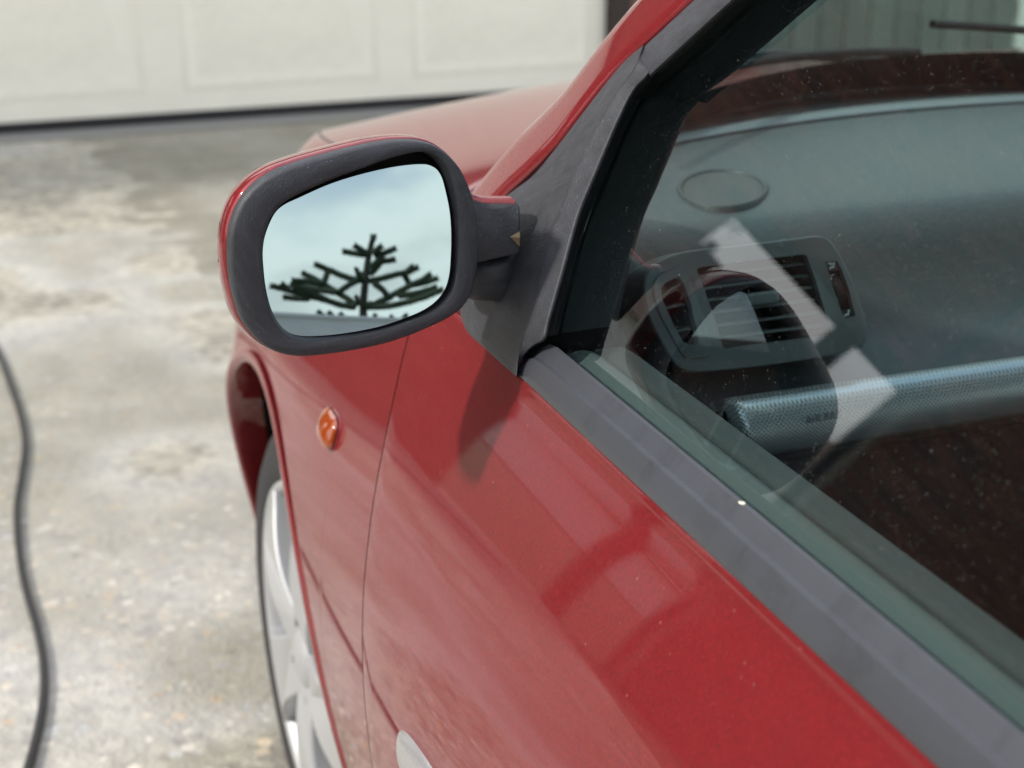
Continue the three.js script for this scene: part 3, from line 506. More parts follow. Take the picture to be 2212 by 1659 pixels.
// ---- door mirror
{
  const mir = group('door_mirror', car);
  const o0 = V(0.289, 1.033, -1.045), N = V(-0.05, 0.09, 1).normalize(), U = V(0, 1, 0).cross(N).normalize(), W = N.clone().cross(U);
  const L = (a, b, c) => o0.clone().addScaledVector(U, a).addScaledVector(W, b).addScaledVector(N, c);
  const toL = (cx, cy, c = 0) => { const px = 438.9 + 0.3472 * cx, py = 274.3 + 0.3472 * cy, p = hit(px, py, (q) => q.clone().sub(o0).dot(N) - c), d = p.sub(o0); return [d.dot(U), d.dot(W)]; };
  const outer = [[1340, 88], [1430, 108], [1500, 150], [1600, 250], [1660, 370], [1700, 500], [1715, 640], [1720, 800], [1705, 940], [1670, 1060], [1600, 1150], [1500, 1210], [1350, 1280], [1150, 1350], [950, 1395], [750, 1425], [600, 1435], [480, 1415], [380, 1365], [300, 1290], [240, 1200], [200, 1080], [172, 950], [163, 800], [168, 680], [195, 560], [250, 445], [340, 350], [450, 282], [580, 232], [750, 182], [900, 143], [1100, 98], [1250, 84]];
  const lip = [[1400, 152], [1470, 195], [1525, 300], [1560, 430], [1580, 580], [1584, 740], [1574, 890], [1548, 1000], [1490, 1085], [1400, 1150], [1250, 1212], [1100, 1262], [900, 1302], [740, 1322], [620, 1325], [545, 1308], [485, 1262], [430, 1172], [393, 1050], [372, 900], [366, 780], [378, 690], [405, 598], [450, 520], [500, 472], [600, 415], [780, 335], [960, 268], [1150, 200], [1290, 163]];
  const glassO = [[1340, 232], [1400, 236], [1450, 262], [1482, 310], [1510, 410], [1532, 520], [1542, 650], [1540, 800], [1528, 930], [1500, 1015], [1445, 1085], [1370, 1138], [1250, 1190], [1100, 1240], [900, 1280], [740, 1298], [620, 1300], [545, 1285], [485, 1245], [430, 1165], [393, 1045], [374, 900], [368, 780], [380, 695], [410, 605], [452, 528], [500, 486], [600, 438], [780, 358], [960, 300], [1150, 255], [1260, 238]];
  const NA = 128;
  const ringOf = (pts, c = 0, cx = 0, cy = 0) => {           // closed outline as radius by angle about the centre
    const q = spline(pts.map(([a, b]) => { const [u, v] = toL(a, b, c); return V(u - cx, v - cy, 0); }), 600, true);
    const r = []; for (let k = 0; k < NA; k++) { const th = k / NA * 2 * Math.PI; let best = null, bd = 9; for (const p of q) { let d = Math.abs(Math.atan2(p.y, p.x) - th) % (2 * Math.PI); d = Math.min(d, 2 * Math.PI - d); if (d < bd) { bd = d; best = p; } } r.push(best.length()); }
    const sm = r.map((_, k) => (r[(k + NA - 1) % NA] + 2 * r[k] + r[(k + 1) % NA]) / 4);
    return sm.map((rr, k) => [cx + rr * Math.cos(k / NA * 2 * Math.PI), cy + rr * Math.sin(k / NA * 2 * Math.PI)]);
  };
  const cxy = toL(900, 770), A = ringOf(outer, 0, ...cxy), B = ringOf(lip, -0.002, ...cxy);
  const mix = (a, b, t) => a.map((p, i) => [lerp(p[0], b[i][0], t), lerp(p[1], b[i][1], t)]);
  const sc = (a, s, dx = 0, dy = 0) => a.map(([u, v]) => [cxy[0] + (u - cxy[0]) * s + dx, cxy[1] + (v - cxy[1]) * s + dy]);
  const ring = (a, c) => a.map(([u, v]) => L(u, v, c));
  mesh('bezel', grid([ring(sc(A, 0.985), -0.030), ring(sc(A, 1.0), -0.022), ring(sc(A, 1.002), -0.010), ring(A, -0.005), ring(mix(A, B, 0.06), -0.002), ring(mix(A, B, 0.16), -0.0005), ring(mix(A, B, 0.5), 0.0006), ring(mix(A, B, 0.85), 0.0), ring(mix(A, B, 0.95), -0.001), ring(B, -0.0032), ring(sc(B, 0.992), -0.007), ring(sc(B, 0.985), -0.016), ring(sc(B, 0.975), -0.034)], { closeU: true }), M.bezel, mir);
  mesh('back_plate', grid([ring(sc(B, 0.99), -0.033), ring(sc(B, 0.5), -0.034), ring(sc(B, 0.01), -0.034)], { closeU: true }), M.gap, mir);
  // painted cap
  const capR = [[0.985, -0.013, 0], [1.012, -0.0135, 0], [1.022, -0.020, -0.001], [1.024, -0.030, -0.002], [1.0, -0.045, -0.001], [0.945, -0.058, 0.001], [0.84, -0.070, 0.003], [0.66, -0.080, 0.005], [0.4, -0.087, 0.007], [0.12, -0.090, 0.008], [0.01, -0.090, 0.008]];
  mesh('cap', grid(capR.map(([s, c, dx]) => ring(sc(A, s, dx, 0), c)), { closeU: true, uv: (p) => [p.x, p.y] }), M.red, mir);
  // convex glass: a cap of a sphere, aimed up and back at the tree behind the car
  const dIn = o0.clone().sub(EYE).normalize(), rOut = V(-0.10, 0.20, 0.975).normalize(), gn = rOut.clone().sub(dIn).normalize(), RG = 1.35;
  const gc = L(cxy[0], cxy[1], -0.0125), cen = gc.clone().addScaledVector(gn, -RG);
  const gu = V(0, 1, 0).cross(gn).normalize(), gv = gn.clone().cross(gu);
  const onGlass = (px, py) => hit(px, py, (q) => q.distanceTo(cen) - RG, 0.9, 1.25);
  const go = spline(glassO.map(([a, b]) => V(438.9 + 0.3472 * a, 274.3 + 0.3472 * b, 0)), NA, true).slice(0, NA).map((p) => onGlass(p.x, p.y));
  const rows = []; for (let k = 24; k >= 0; k--) { const t = 1 - k / 24 * 0.999; rows.push(go.map((p) => { const q = gc.clone().lerp(p, t).sub(cen).normalize(); return cen.clone().addScaledVector(q, RG); })); }
  const gg = grid(rows, { closeU: true }), gp = gg.attributes.position, gnn = gg.attributes.normal;
  for (let i = 0; i < gp.count; i++) { const q = V(gp.getX(i), gp.getY(i), gp.getZ(i)).sub(cen).normalize(); gnn.setXYZ(i, q.x, q.y, q.z); }
  mesh('mirror_glass', gg, M.mirror, mir);
  const rimO = go.map((p) => p.clone().addScaledVector(gn, -0.0035)), rimI = go.map((p) => gc.clone().lerp(p, 1.012).addScaledVector(gn, -0.001)), rimB = go.map((p) => gc.clone().lerp(p, 1.01).addScaledVector(gn, -0.006));
  mesh('glass_carrier', grid([go.map((p) => gc.clone().lerp(p, 0.995).addScaledVector(gn, -0.0008)), rimI, rimB, go.map((p) => gc.clone().lerp(p, 0.6).addScaledVector(gn, -0.008))], { closeU: true }), M.black, mir);
  mir.userData.reflect = (px, py) => { const p = onGlass(px, py), d = p.clone().sub(EYE).normalize(), n = p.clone().sub(cen).normalize(); return [p, d.addScaledVector(n, -2 * d.dot(n))]; };
  // hinge arm with a painted top edge, and the stalk below it that grows out of the sail
  const at = (cx, cy, off) => { const px = 438.9 + 0.3472 * cx, py = 274.3 + 0.3472 * cy; return hit(px, py, (q) => q.clone().sub(V(0.40, 1.0, -1.10)).dot(V(-0.25, 0.05, 1).normalize()) - off); };
  const arm = []; const prof = (x, yt, yb) => { const t = at(x, yt, 0.0), b = at(x, yb, 0.0), h = t.distanceTo(b), up = t.clone().sub(b).normalize(), fw = V(0.1, 0, -1).normalize(), P = (f, v) => b.clone().addScaledVector(up, v * h).addScaledVector(fw, f); return [P(0.004, 0), P(0.0005, 0.03), P(0, 0.10), P(0, 0.88), P(0.002, 0.955), P(0.006, 0.985), P(0.020, 0.955), P(0.045, 0.78), P(0.055, 0.5), P(0.06, 0.1), P(0.03, 0.0)]; };
  for (const [x, t, b] of [[1590, 372, 865], [1640, 400, 860], [1690, 440, 855], [1740, 459, 847], [1800, 463, 832], [1880, 465, 814], [1950, 466, 797], [1963, 472, 786]]) arm.push(prof(x, t, b));
  const cap = arm[arm.length - 1], cc = cap.reduce((s, p) => s.add(p), V(0, 0, 0)).multiplyScalar(1 / cap.length); arm.push(cap.map((p) => p.clone().lerp(cc, 0.12).add(V(0.0015, 0, 0))), cap.map((p) => p.clone().lerp(cc, 0.98)));
  mesh('hinge_arm', toCreasedNormals(grid(arm, { closeU: true }), 0.7), M.bezel, mir);
  const red = []; for (const [x, t] of [[1640, 396], [1690, 436], [1740, 455], [1800, 459], [1880, 460], [1935, 460], [1948, 462]]) { const p = at(x, t, 0), e = x > 1940 ? 0.6 : 1; red.push([p.clone().add(V(0, -0.003, -0.002)), p.clone().add(V(0, 0.0006 * e, -0.003)), p.clone().add(V(0, 0.0016 * e, -0.010)), p.clone().add(V(0, -0.0022, -0.022)), p.clone().add(V(0, -0.010, -0.045))]); }
  mesh('arm_cap', grid(red, { uv: (p) => [p.x, p.z] }), M.red, mir);
  const sk = []; const stalk = (x, yt, yb, f0, f1) => { const t = at(x, yt, -0.006), b = at(x, yb, -0.010), fw = V(0.1, 0, -1).normalize(), m = t.clone().lerp(b, 0.5); const h = t.distanceTo(b) / 2, up = t.clone().sub(b).normalize(); const r = []; for (let k = 0; k < 16; k++) { const a = k / 16 * 2 * Math.PI, s = (q) => Math.sign(q) * Math.pow(Math.abs(q), 0.6); r.push(m.clone().addScaledVector(up, h * s(Math.sin(a))).addScaledVector(fw, f1 * 0.5 * (1 - s(Math.cos(a))) + f0)); } return r; };
  for (const a of [[1580, 850, 1080, 0.012, 0.05], [1640, 848, 1100, 0.004, 0.056], [1720, 838, 1114, 0.0, 0.06], [1800, 822, 1118, -0.001, 0.064], [1880, 802, 1135, 0.0, 0.068], [1940, 782, 1165, 0.004, 0.07], [1990, 752, 1205, 0.012, 0.07], [2050, 740, 1230, 0.03, 0.06]]) sk.push(stalk(...a));
  mesh('stalk', grid(sk, { closeU: true }), M.plastic, mir);
  both.mirror = mir;
}
const reflect = both.mirror.userData.reflect; delete both.mirror.userData.reflect;
{ // side repeater on the wing
  const s = group('side_indicator', car), zc = -1.44;
  const p0 = hit(716, 925, (p) => p.x - sideX(p.y, p.z));
  const lens = [], base = []; const H = 0.0155, Lz = 0.030;
  for (let i = 0; i <= 10; i++) { const a = [], b = []; for (let k = 0; k < 72; k++) { const th = k / 72 * 2 * Math.PI, ca = Math.sign(Math.cos(th)) * Math.pow(Math.abs(Math.cos(th)), 0.55), sa = Math.sign(Math.sin(th)) * Math.pow(Math.abs(Math.sin(th)), 0.55), f = 1 - i / 10; const y = p0.y + H * sa * Math.pow(f, 0.55), z = p0.z + Lz * ca * Math.pow(f, 0.55) * (ca > 0 ? 0.9 : 1); a.push(V(sideX(y, z) - 0.003 - 0.010 * Math.pow(1 - f, 0.6), y, z)); } lens.push(a); }
  mesh('lens', grid(lens, { closeU: true }), M.amber, s);
  const ring = [[1.0, 0.002], [1.03, -0.002], [1.06, -0.0015], [1.09, 0.002]].map(([k, o]) => lens[0].map((p) => { const y = p0.y + (p.y - p0.y) * k, z = p0.z + (p.z - p0.z) * k; return V(sideX(y, z) + o, y, z); }));
  mesh('surround', grid(ring, { closeU: true }), M.red, s);
}
{ // silver-faced rubbing strip low on the door
  const p0 = hit(866, 1556, (p) => p.x - sideX(p.y, p.z)), rows = [], y0 = p0.y - 0.012;
  for (let i = 0; i <= 40; i++) { const t = i / 40, z = lerp(p0.z, 0.10, t * t * 0.98 + 0.02 * t), w = 0.026 * Math.sqrt(Math.min(1, (z - p0.z) / 0.09 + 0.002)), row = []; const yc = y0 + 0.006 * (z - p0.z); for (let k = 0; k <= 8; k++) { const a = k / 8 * Math.PI, y = yc + w * Math.cos(a); row.push(V(sideX(y, z) + 0.001 - 0.0105 * Math.pow(Math.sin(a), 0.5) * Math.min(1, w / 0.014), y, z)); } rows.push(row); }
  both('side_moulding', grid(rows), M.silver);
}
{ // wheels
  const build = () => {
    const w = new THREE.Group(), prof = (a) => a.map(([r, x]) => new THREE.Vector2(r, x));
    const lat = (a, n = 72) => { const g = new THREE.LatheGeometry(prof(a), n); g.rotateZ(Math.PI / 2); return g; };      // axis along x, positive profile -> -x (outer)
    mesh('tyre', lat([[0.217, 0.0], [0.222, 0.008], [0.238, 0.013], [0.264, 0.012], [0.284, 0.002], [0.296, -0.012], [0.298, -0.03], [0.298, -0.15], [0.285, -0.18], [0.21, -0.18]]), M.tyre, w);
    const tr = []; for (let k = 0; k < 60; k++) { const g = boxG(0.05, 0.006, 0.008, 0.055, 0.2985, 0); g.rotateX(k / 60 * 2 * Math.PI); tr.push(g); }
    mesh('tread', merged(tr), M.tyre, w);
    mesh('rim', lat([[0.218, -0.004], [0.2235, 0.006], [0.2205, 0.012], [0.213, 0.011], [0.207, 0.003], [0.200, -0.012], [0.190, -0.05], [0.18, -0.12], [0.19, -0.17]]), M.alloy, w);
    mesh('brake_drum', lat([[0.02, -0.030], [0.16, -0.030], [0.186, -0.034], [0.190, -0.14]]), M.alloyDark, w);
    for (let k = 0; k < 5; k++) {
      const sp = new THREE.Shape(); sp.moveTo(-0.034, 0.03); sp.bezierCurveTo(-0.034, 0.08, -0.040, 0.14, -0.060, 0.203); sp.lineTo(0.060, 0.203); sp.bezierCurveTo(0.040, 0.14, 0.034, 0.08, 0.034, 0.03); sp.closePath();
      const g = new THREE.ExtrudeGeometry(sp, { depth: 0.018, bevelEnabled: true, bevelSize: 0.004, bevelThickness: 0.005, bevelSegments: 3, curveSegments: 10 });
      const ps = g.attributes.position; for (let i = 0; i < ps.count; i++) { const r = ps.getY(i), dish = 0.020 * Math.sin(clamp((r - 0.03) / 0.17) * Math.PI) ; ps.setZ(i, ps.getZ(i) - 0.010 + dish * 0.6); } g.computeVertexNormals();
      g.rotateY(-Math.PI / 2); g.rotateX(k * Math.PI * 0.4 + 0.35); mesh('spoke', g, M.alloy, w);
    }
    mesh('hub_cap', lat([[0.0, 0.022], [0.02, 0.021], [0.034, 0.016], [0.046, 0.006], [0.05, -0.02]], 40), M.alloy, w);
    for (let k = 0; k < 4; k++) { const g = new THREE.CylinderGeometry(0.008, 0.009, 0.012, 6).rotateZ(Math.PI / 2); g.translate(-0.012, 0.05 * Math.sin(k * Math.PI / 2 + 0.4), 0.05 * Math.cos(k * Math.PI / 2 + 0.4)); mesh('wheel_nut', g, M.alloyDark, w); }
    w.name = 'wheel'; return w;
  };
  const w = build();
  for (const [x, z, f] of [[0.405, ZW, 0], [2 * CX - 0.405, ZW, 1], [0.36, 0.92, 0], [2 * CX - 0.36, 0.92, 1]]) { const q = w.clone(); q.position.set(x, HUBY, z); q.scale.set(1, HUBY / 0.302, HUBY / 0.302); if (f) q.rotation.y = Math.PI; car.add(q); }
}
{ // rear of the car: quarter panels, tailgate, floor
  const rows = []; for (let i = 0; i <= 30; i++) { const z = lerp(0.152, 1.42, i / 30), k = sstep(0.9, 1.42, z), row = []; const q = 0.365 ** 2 - (z - 0.92) ** 2, yb = q > 0 ? HUBY + Math.sqrt(q) : 0.27; for (let j = 0; j <= 24; j++) { const y = lerp(beltY(z), yb, j / 24); row.push(V(sideX(y, Math.min(z, 0.3)) + 0.10 * k * k, y, z)); } for (let j = 1; j <= 10; j++) { const y = lerp(beltY(z), ROOFY + 0.01, j / 10); row.unshift(V(winX(y, Math.min(z, 0.2)) + 0.10 * k * k, y, z - 0.35 * k * (j / 10))); } rows.push(row); }
  both('rear_quarter', grid(rows, { uv: bodyUV }), M.red);
  mesh('tailgate', grid([[V(0.50, 0.25, 1.44), V(2 * CX - 0.50, 0.25, 1.44)], [V(0.46, 0.7, 1.44), V(2 * CX - 0.46, 0.7, 1.44)], [V(0.52, 1.0, 1.42), V(2 * CX - 0.52, 1.0, 1.42)]]), M.red, car);
  mesh('rear_window', grid([[V(0.52, 1.0, 1.42), V(2 * CX - 0.52, 1.0, 1.42)], [V(0.66, 1.40, 1.04), V(2 * CX - 0.66, 1.40, 1.04)]]), M.screenGlass, car);
  mesh('floor', boxG(1.5, 0.05, 1.85, CX, 0.245, -0.42), M.dark, car);
  mesh('bulkhead', boxG(1.35, 0.6, 0.03, CX, 0.56, -1.36), M.dark, car);
  both('sill', boxG(0.06, 0.10, 1.32, 0.385, 0.235, -0.52, 0.015), M.black);
}
{ // dashboard
  const D = group('dashboard', car), X0 = 0.535, X1 = 2 * CX - 0.535;
  const ext = (prof, x0, x1, n, mat, name, uv, bend = 0) => { const rows = []; for (let i = 0; i <= n; i++) { const s = i / n, x = lerp(x0, x1, s), k = (baseZ(x) + 1.262) / -0.45; rows.push(prof.map(([z, y]) => V(x, y, z < -1.25 ? -1.25 + (z + 1.25) * (bend ? k : 1) : z))); } return mesh(name, grid(rows, uv ? { uv } : {}), mat, D); };
  const P = (pts, n) => spline(pts.map(([z, y]) => V(z, y, 0)), n).map((p) => [p.x, p.y]);
  ext(P([[-1.065, 0.868], [-1.10, 0.876], [-1.135, 0.892], [-1.165, 0.925], [-1.190, 0.963], [-1.210, 0.980], [-1.24, 0.9865], [-1.42, 0.988], [-1.554, 0.990]], 40), X0, X1, 50, M.dash, 'pad', null, 0.16);
  ext([[-1.554, 0.990], [-1.5555, 0.970], [-1.561, 0.970], [-1.563, 0.9915]], X0, X1, 50, M.dash, 'groove', null, 0.16);
  ext([[-1.563, 0.9905], [-1.565, 0.9930], [-1.578, 0.9955], [-1.590, 0.9945], [-1.593, 0.990]], X0 + 0.02, X1, 50, M.chrome, 'edge_strip', null, 0.16);
  ext([[-1.593, 0.990], [-1.594, 0.955], [-1.608, 0.955], [-1.610, 0.989]], X0, X1, 50, M.dash, 'demister_slot', null, 0.16);
  ext([[-1.610, 0.989], [-1.64, 0.988], [-1.67, 0.984], [-1.696, 0.980], [-1.700, 0.990]], X0 + 0.02, X1 - 0.02, 50, M.dash, 'rear_shelf', null, 0.16);
  ext(P([[-1.075, 0.872], [-1.062, 0.880], [-1.048, 0.8795], [-1.036, 0.870], [-1.030, 0.855], [-1.032, 0.840], [-1.040, 0.834]], 24), 0.598, X1 - 0.05, 60, M.trim, 'trim_panel', (p) => [p.x, p.y * 1.3 + p.z * 0.5]);
  const endR = P([[-1.075, 0.872], [-1.062, 0.880], [-1.048, 0.8795], [-1.036, 0.870], [-1.030, 0.855], [-1.032, 0.840], [-1.040, 0.834]], 24);
  mesh('trim_end', grid([endR.map(([z, y]) => V(0.598, y, z)), endR.map(([z, y]) => V(0.590 + (0.88 - y) * 0.1, y - 0.001, z - 0.0012)), endR.map(([z, y]) => V(0.590, y * 0.5 + 0.43, z * 0.4 - 0.64))]), M.trim, D);
  ext(P([[-1.045, 0.836], [-1.040, 0.829], [-1.046, 0.824], [-1.050, 0.70], [-1.08, 0.58], [-1.2, 0.50]], 24), X0, X1, 8, M.dark, 'glovebox');
  const endp = [[-1.05, 0.83], [-1.075, 0.872], [-1.135, 0.892], [-1.205, 0.952], [-1.24, 0.985], [-1.33, 0.985], [-1.35, 0.93], [-1.35, 0.55], [-1.08, 0.55]];
  const sh = new THREE.Shape(endp.map(([z, y]) => new THREE.Vector2(-z, y))); const eg = new THREE.ShapeGeometry(sh); eg.rotateY(Math.PI / 2); eg.translate(X0, 0, 0); mesh('end_panel', eg, M.dark, D);
  const font = await new FontLoader().loadAsync('fonts/droid/droid_sans_bold.typeface.json');
  const tg = new TextGeometry('AIR BAG', { font, size: 0.0062, depth: 0.0006, curveSegments: 2 }); tg.rotateX(-0.25); const ta = hit(1742, 908, (p) => p.z + 1.0290); tg.translate(ta.x, ta.y - 0.003, -1.0298); mesh('airbag_lettering', tg, M.vent, D);

  // tweeter cover
  const sp = (px, py) => hit(px, py, (p) => p.y - 0.9885), sc = sp(1561, 408), a1 = sp(1659, 408).sub(sc), b1 = sp(1561, 368).sub(sc);
  const el = (k, h) => Array.from({ length: 64 }, (_, i) => { const t = i / 64 * 2 * Math.PI; return sc.clone().addScaledVector(a1, k * Math.cos(t)).addScaledVector(b1, k * Math.sin(t)).add(V(0, h, 0)); });
  mesh('speaker_rim', grid([el(1.03, -0.012), el(1.0, 0.0015), el(0.97, 0.0032), el(0.93, 0.0032), el(0.90, 0.001), el(0.89, -0.002)], { closeU: true }), M.dash, D);
  mesh('speaker_grille', grid([el(0.90, 0.0003), el(0.8, 0.0016), el(0.5, 0.003), el(0.25, 0.0036), el(0.01, 0.0038)], { closeU: true, uv: (p) => [p.x * 0.8 + p.z * 0.6, p.z * 0.8 - p.x * 0.6] }), M.grille, D);

  // air vent pod
  const N = V(-0.05, 0.30, 1).normalize(), o = V(0.63, 0.945, -1.095), U = V(0, 1, 0).cross(N).normalize(), W = N.clone().cross(U);
  const q2 = (c, dep = 0) => { const p = hit(1316.5 + 0.2976 * c[0], 466.3 + 0.2976 * c[1], (r) => r.clone().sub(o).dot(N) - dep).sub(o); return new THREE.Vector2(p.dot(U), p.dot(W)); };
  const basis = new THREE.Matrix4().makeBasis(U, W, N).setPosition(o);
  const smooth = (pts, n, dep = 0) => new THREE.CatmullRomCurve3(pts.map((c) => { const v = q2(c, dep); return V(v.x, v.y, 0); }), true, 'centripetal').getPoints(n).slice(0, n).map((p) => new THREE.Vector2(p.x, p.y));
  const put = (name, g, mat, parent = D) => { g.applyMatrix4(basis); return mesh(name, g, mat, parent); };
  const bez = new THREE.Shape(smooth([[310, 372], [500, 282], [900, 232], [1300, 184], [1490, 162], [1560, 182], [1640, 290], [1740, 500], [1815, 740], [1838, 860], [1815, 930], [1740, 965], [1400, 1030], [830, 1105], [560, 1113], [475, 1070], [380, 920], [290, 740], [252, 580], [262, 440]], 100));
  const hole = (pts) => new THREE.Path(pts.map((c) => q2(c)));
  const mainH = [[612, 392], [640, 374], [1000, 326], [1380, 281], [1408, 292], [1470, 460], [1540, 690], [1588, 850], [1575, 868], [1200, 910], [820, 962], [800, 945], [740, 740], [670, 540]];
  const leftH = [[345, 530], [372, 490], [440, 455], [476, 446], [500, 480], [560, 640], [604, 830], [616, 915], [600, 936], [545, 932], [500, 908], [430, 780], [355, 610]];
  const slot = [[1543, 338], [1628, 330], [1665, 400], [1715, 540], [1745, 660], [1762, 725], [1690, 745], [1662, 700], [1600, 520]];
  bez.holes.push(hole(mainH), hole(leftH), hole(slot));
  const face = new THREE.ExtrudeGeometry(bez, { depth: 0.004, bevelEnabled: true, bevelSize: 0.0016, bevelThickness: 0.0018, bevelSegments: 3, curveSegments: 6 });
  const bm = put('vent_bezel', toCreasedNormals(face, 0.6), M.vent);
  // pod sides reaching back into the pad
  const ob = smooth([[310, 372], [500, 282], [900, 232], [1300, 184], [1490, 162], [1560, 182], [1640, 290], [1740, 500], [1815, 740], [1838, 860], [1815, 930], [1740, 965], [1400, 1030], [830, 1105], [560, 1113], [475, 1070], [380, 920], [290, 740], [252, 580], [262, 440]], 100);
  const gr = grid([ob.map((p) => V(p.x, p.y, 0.002)), ob.map((p) => V(p.x * 1.01, p.y * 1.015, -0.005)), ob.map((p) => V(p.x * 1.02, p.y * 1.03 - 0.001, -0.03)), ob.map((p) => V(p.x * 1.03, p.y * 1.04 - 0.02, -0.13))], { closeU: true }); put('vent_pod', gr, M.dash);
  const ductG = (pts) => { const p = pts.map((c) => q2(c)), k = [[1, 0], [1, -0.03], [0.95, -0.05], [0.01, -0.05]], cx = p.reduce((s, v) => s + v.x, 0) / p.length, cy = p.reduce((s, v) => s + v.y, 0) / p.length; return grid(k.map(([s, z]) => p.map((v) => V(cx + (v.x - cx) * s, cy + (v.y - cy) * s, z))), { closeU: true }); };
  put('duct', merged([ductG(mainH), ductG(leftH), ductG(slot)]), M.gap);
  const bar = (a, b, dep, th, mat, name) => { const p = q2(a, dep), r = q2(b, dep), len = p.distanceTo(r), g = new RoundedBoxGeometry(len, th, 0.014, 2, th * 0.45); g.rotateX(0.03); g.rotateZ(Math.atan2(r.y - p.y, r.x - p.x)); g.translate((p.x + r.x) / 2, (p.y + r.y) / 2, dep - 0.007); put(name, g, mat); };
  for (const [a, b] of [[[640, 438], [1425, 344]], [[672, 526], [1462, 429]], [[702, 614], [1490, 517]], [[732, 706], [1520, 604]], [[758, 800], [1550, 697]], [[780, 890], [1570, 790]]]) bar(a, b, -0.004, 0.0022, M.vent, 'vent_slat');
  for (const [a, b] of [[[390, 672], [560, 637]], [[462, 840], [606, 812]]]) bar(a, b, -0.003, 0.0022, M.vent, 'vent_slat');
  // raised frame round the demister outlet
  const lf = new THREE.Shape(smooth([[300, 520], [330, 445], [420, 400], [492, 372], [530, 430], [600, 600], [660, 800], [694, 960], [680, 1010], [600, 1022], [540, 1025], [505, 995], [420, 850], [335, 680]], 64)); lf.holes.push(hole(leftH));
  const lg = new THREE.ExtrudeGeometry(lf, { depth: 0.002, bevelEnabled: true, bevelSize: 0.001, bevelThickness: 0.0012, bevelSegments: 2 }); lg.translate(0, 0, 0.0055); put('demister_frame', toCreasedNormals(lg, 0.6), M.vent);
  // centre tab on the slats
  { const p = q2([1090, 600]), g = new RoundedBoxGeometry(0.030, 0.011, 0.012, 2, 0.003); g.rotateZ(0.02); g.translate(p.x, p.y, 0.002); put('slat_tab', g, M.vent); }
  // thumbwheel with pips, index mark and the two pictograms
  { const p = q2([1650, 545]), t = q2([1612, 405]), b = q2([1690, 685]), r = t.distanceTo(b) / 2, an = Math.atan2(t.y - b.y, t.x - b.x);
    const wheel = new THREE.CylinderGeometry(r, r, 0.0075, 40).rotateZ(Math.PI / 2); const pips = []; for (let k = 0; k < 18; k++) for (const s of [-0.0018, 0.0018]) { const g = new THREE.SphereGeometry(0.0007, 6, 4); const a = -1.2 + 2.4 * (k + (s > 0 ? 0.5 : 0)) / 18; g.translate(s, r * Math.sin(a), r * Math.cos(a)); pips.push(g); }
    const place = (g) => { g.rotateZ(an - Math.PI / 2); g.translate(p.x, p.y, -r * 0.62); return g; };
    const m = put('thumbwheel', place(merged([wheel, ...pips])), M.black);
    const mk = boxG(0.004, 0.0012, 0.0008, 0, r * Math.sin(0.95), r * Math.cos(0.95) + 0.0003); put('index_mark', place(mk), M.icon);
    const plate = (cs) => { const s = new THREE.Shape(cs.map((c) => q2(c))); const g = new THREE.ShapeGeometry(s); g.translate(0, 0, 0.0045); return g; };
    put('pictogram_plate', merged([plate([[1545, 340], [1626, 332], [1640, 400], [1572, 404]]), plate([[1662, 690], [1722, 672], [1760, 722], [1690, 742]])]), M.black);
    const line = (a, b, w) => { const u = q2(a), v = q2(b), l = u.distanceTo(v), g = boxG(l + w * 0.6, w, 0.0004); g.rotateZ(Math.atan2(v.y - u.y, v.x - u.x)); g.translate((u.x + v.x) / 2, (u.y + v.y) / 2, 0.0050); return g; };
    const dot = (a, rr) => { const u = q2(a), g = new THREE.CylinderGeometry(rr, rr, 0.0004, 14).rotateX(Math.PI / 2); g.translate(u.x, u.y, 0.0050); return g; };
    const man = (x, y) => [dot([x + 12, y - 20], 0.0010), line([x + 10, y - 8], [x + 6, y + 8], 0.0014), line([x + 6, y + 8], [x - 8, y + 4], 0.0012), line([x - 8, y + 4], [x - 16, y + 18], 0.0012)];
    put('pictogram', merged([...man(1596, 368), line([1566, 346], [1586, 348], 0.0012), line([1584, 340], [1594, 349], 0.0009), line([1584, 357], [1594, 349], 0.0009)]), M.icon);
    put('pictogram', merged(man(1704, 710)), M.icon); }
}
{ // seats and steering wheel
  const seat = (x) => { const s = group('seat', car);
    mesh('cushion', boxG(0.50, 0.16, 0.52, x, 0.50, -0.30, 0.06), M.fabric, s);
    const b = boxG(0.50, 0.62, 0.15, 0, 0.31, 0, 0.06); b.rotateX(0.28); b.translate(x, 0.54, 0.02); mesh('backrest', b, M.fabric, s);
    const h = boxG(0.26, 0.18, 0.10, 0, 0.72, 0, 0.045); h.rotateX(0.28); h.translate(x, 0.54, 0.02); mesh('headrest', h, M.fabric, s); };
  seat(0.80); seat(2 * CX - 0.80);
  const st = group('steering_wheel', car), pos = V(1.56, 0.93, -0.86);
  const put = (n, g, m) => { g.rotateX(-0.42); g.translate(pos.x, pos.y, pos.z); mesh(n, g, m, st); };
  put('wheel_rim', new THREE.TorusGeometry(0.185, 0.015, 12, 60), M.dark);
  put('hub', boxG(0.15, 0.13, 0.05, 0, -0.01, -0.02, 0.02), M.dark);
  for (const a of [0.1, Math.PI - 0.1, -Math.PI / 2]) { const g = boxG(0.13, 0.035, 0.018, 0.12, 0, -0.012, 0.006); g.rotateZ(a); put('wheel_spoke', g, M.dark); }
  put('column', new THREE.CylinderGeometry(0.04, 0.05, 0.3, 16).rotateX(Math.PI / 2).translate(0, 0, -0.17), M.dark);
}

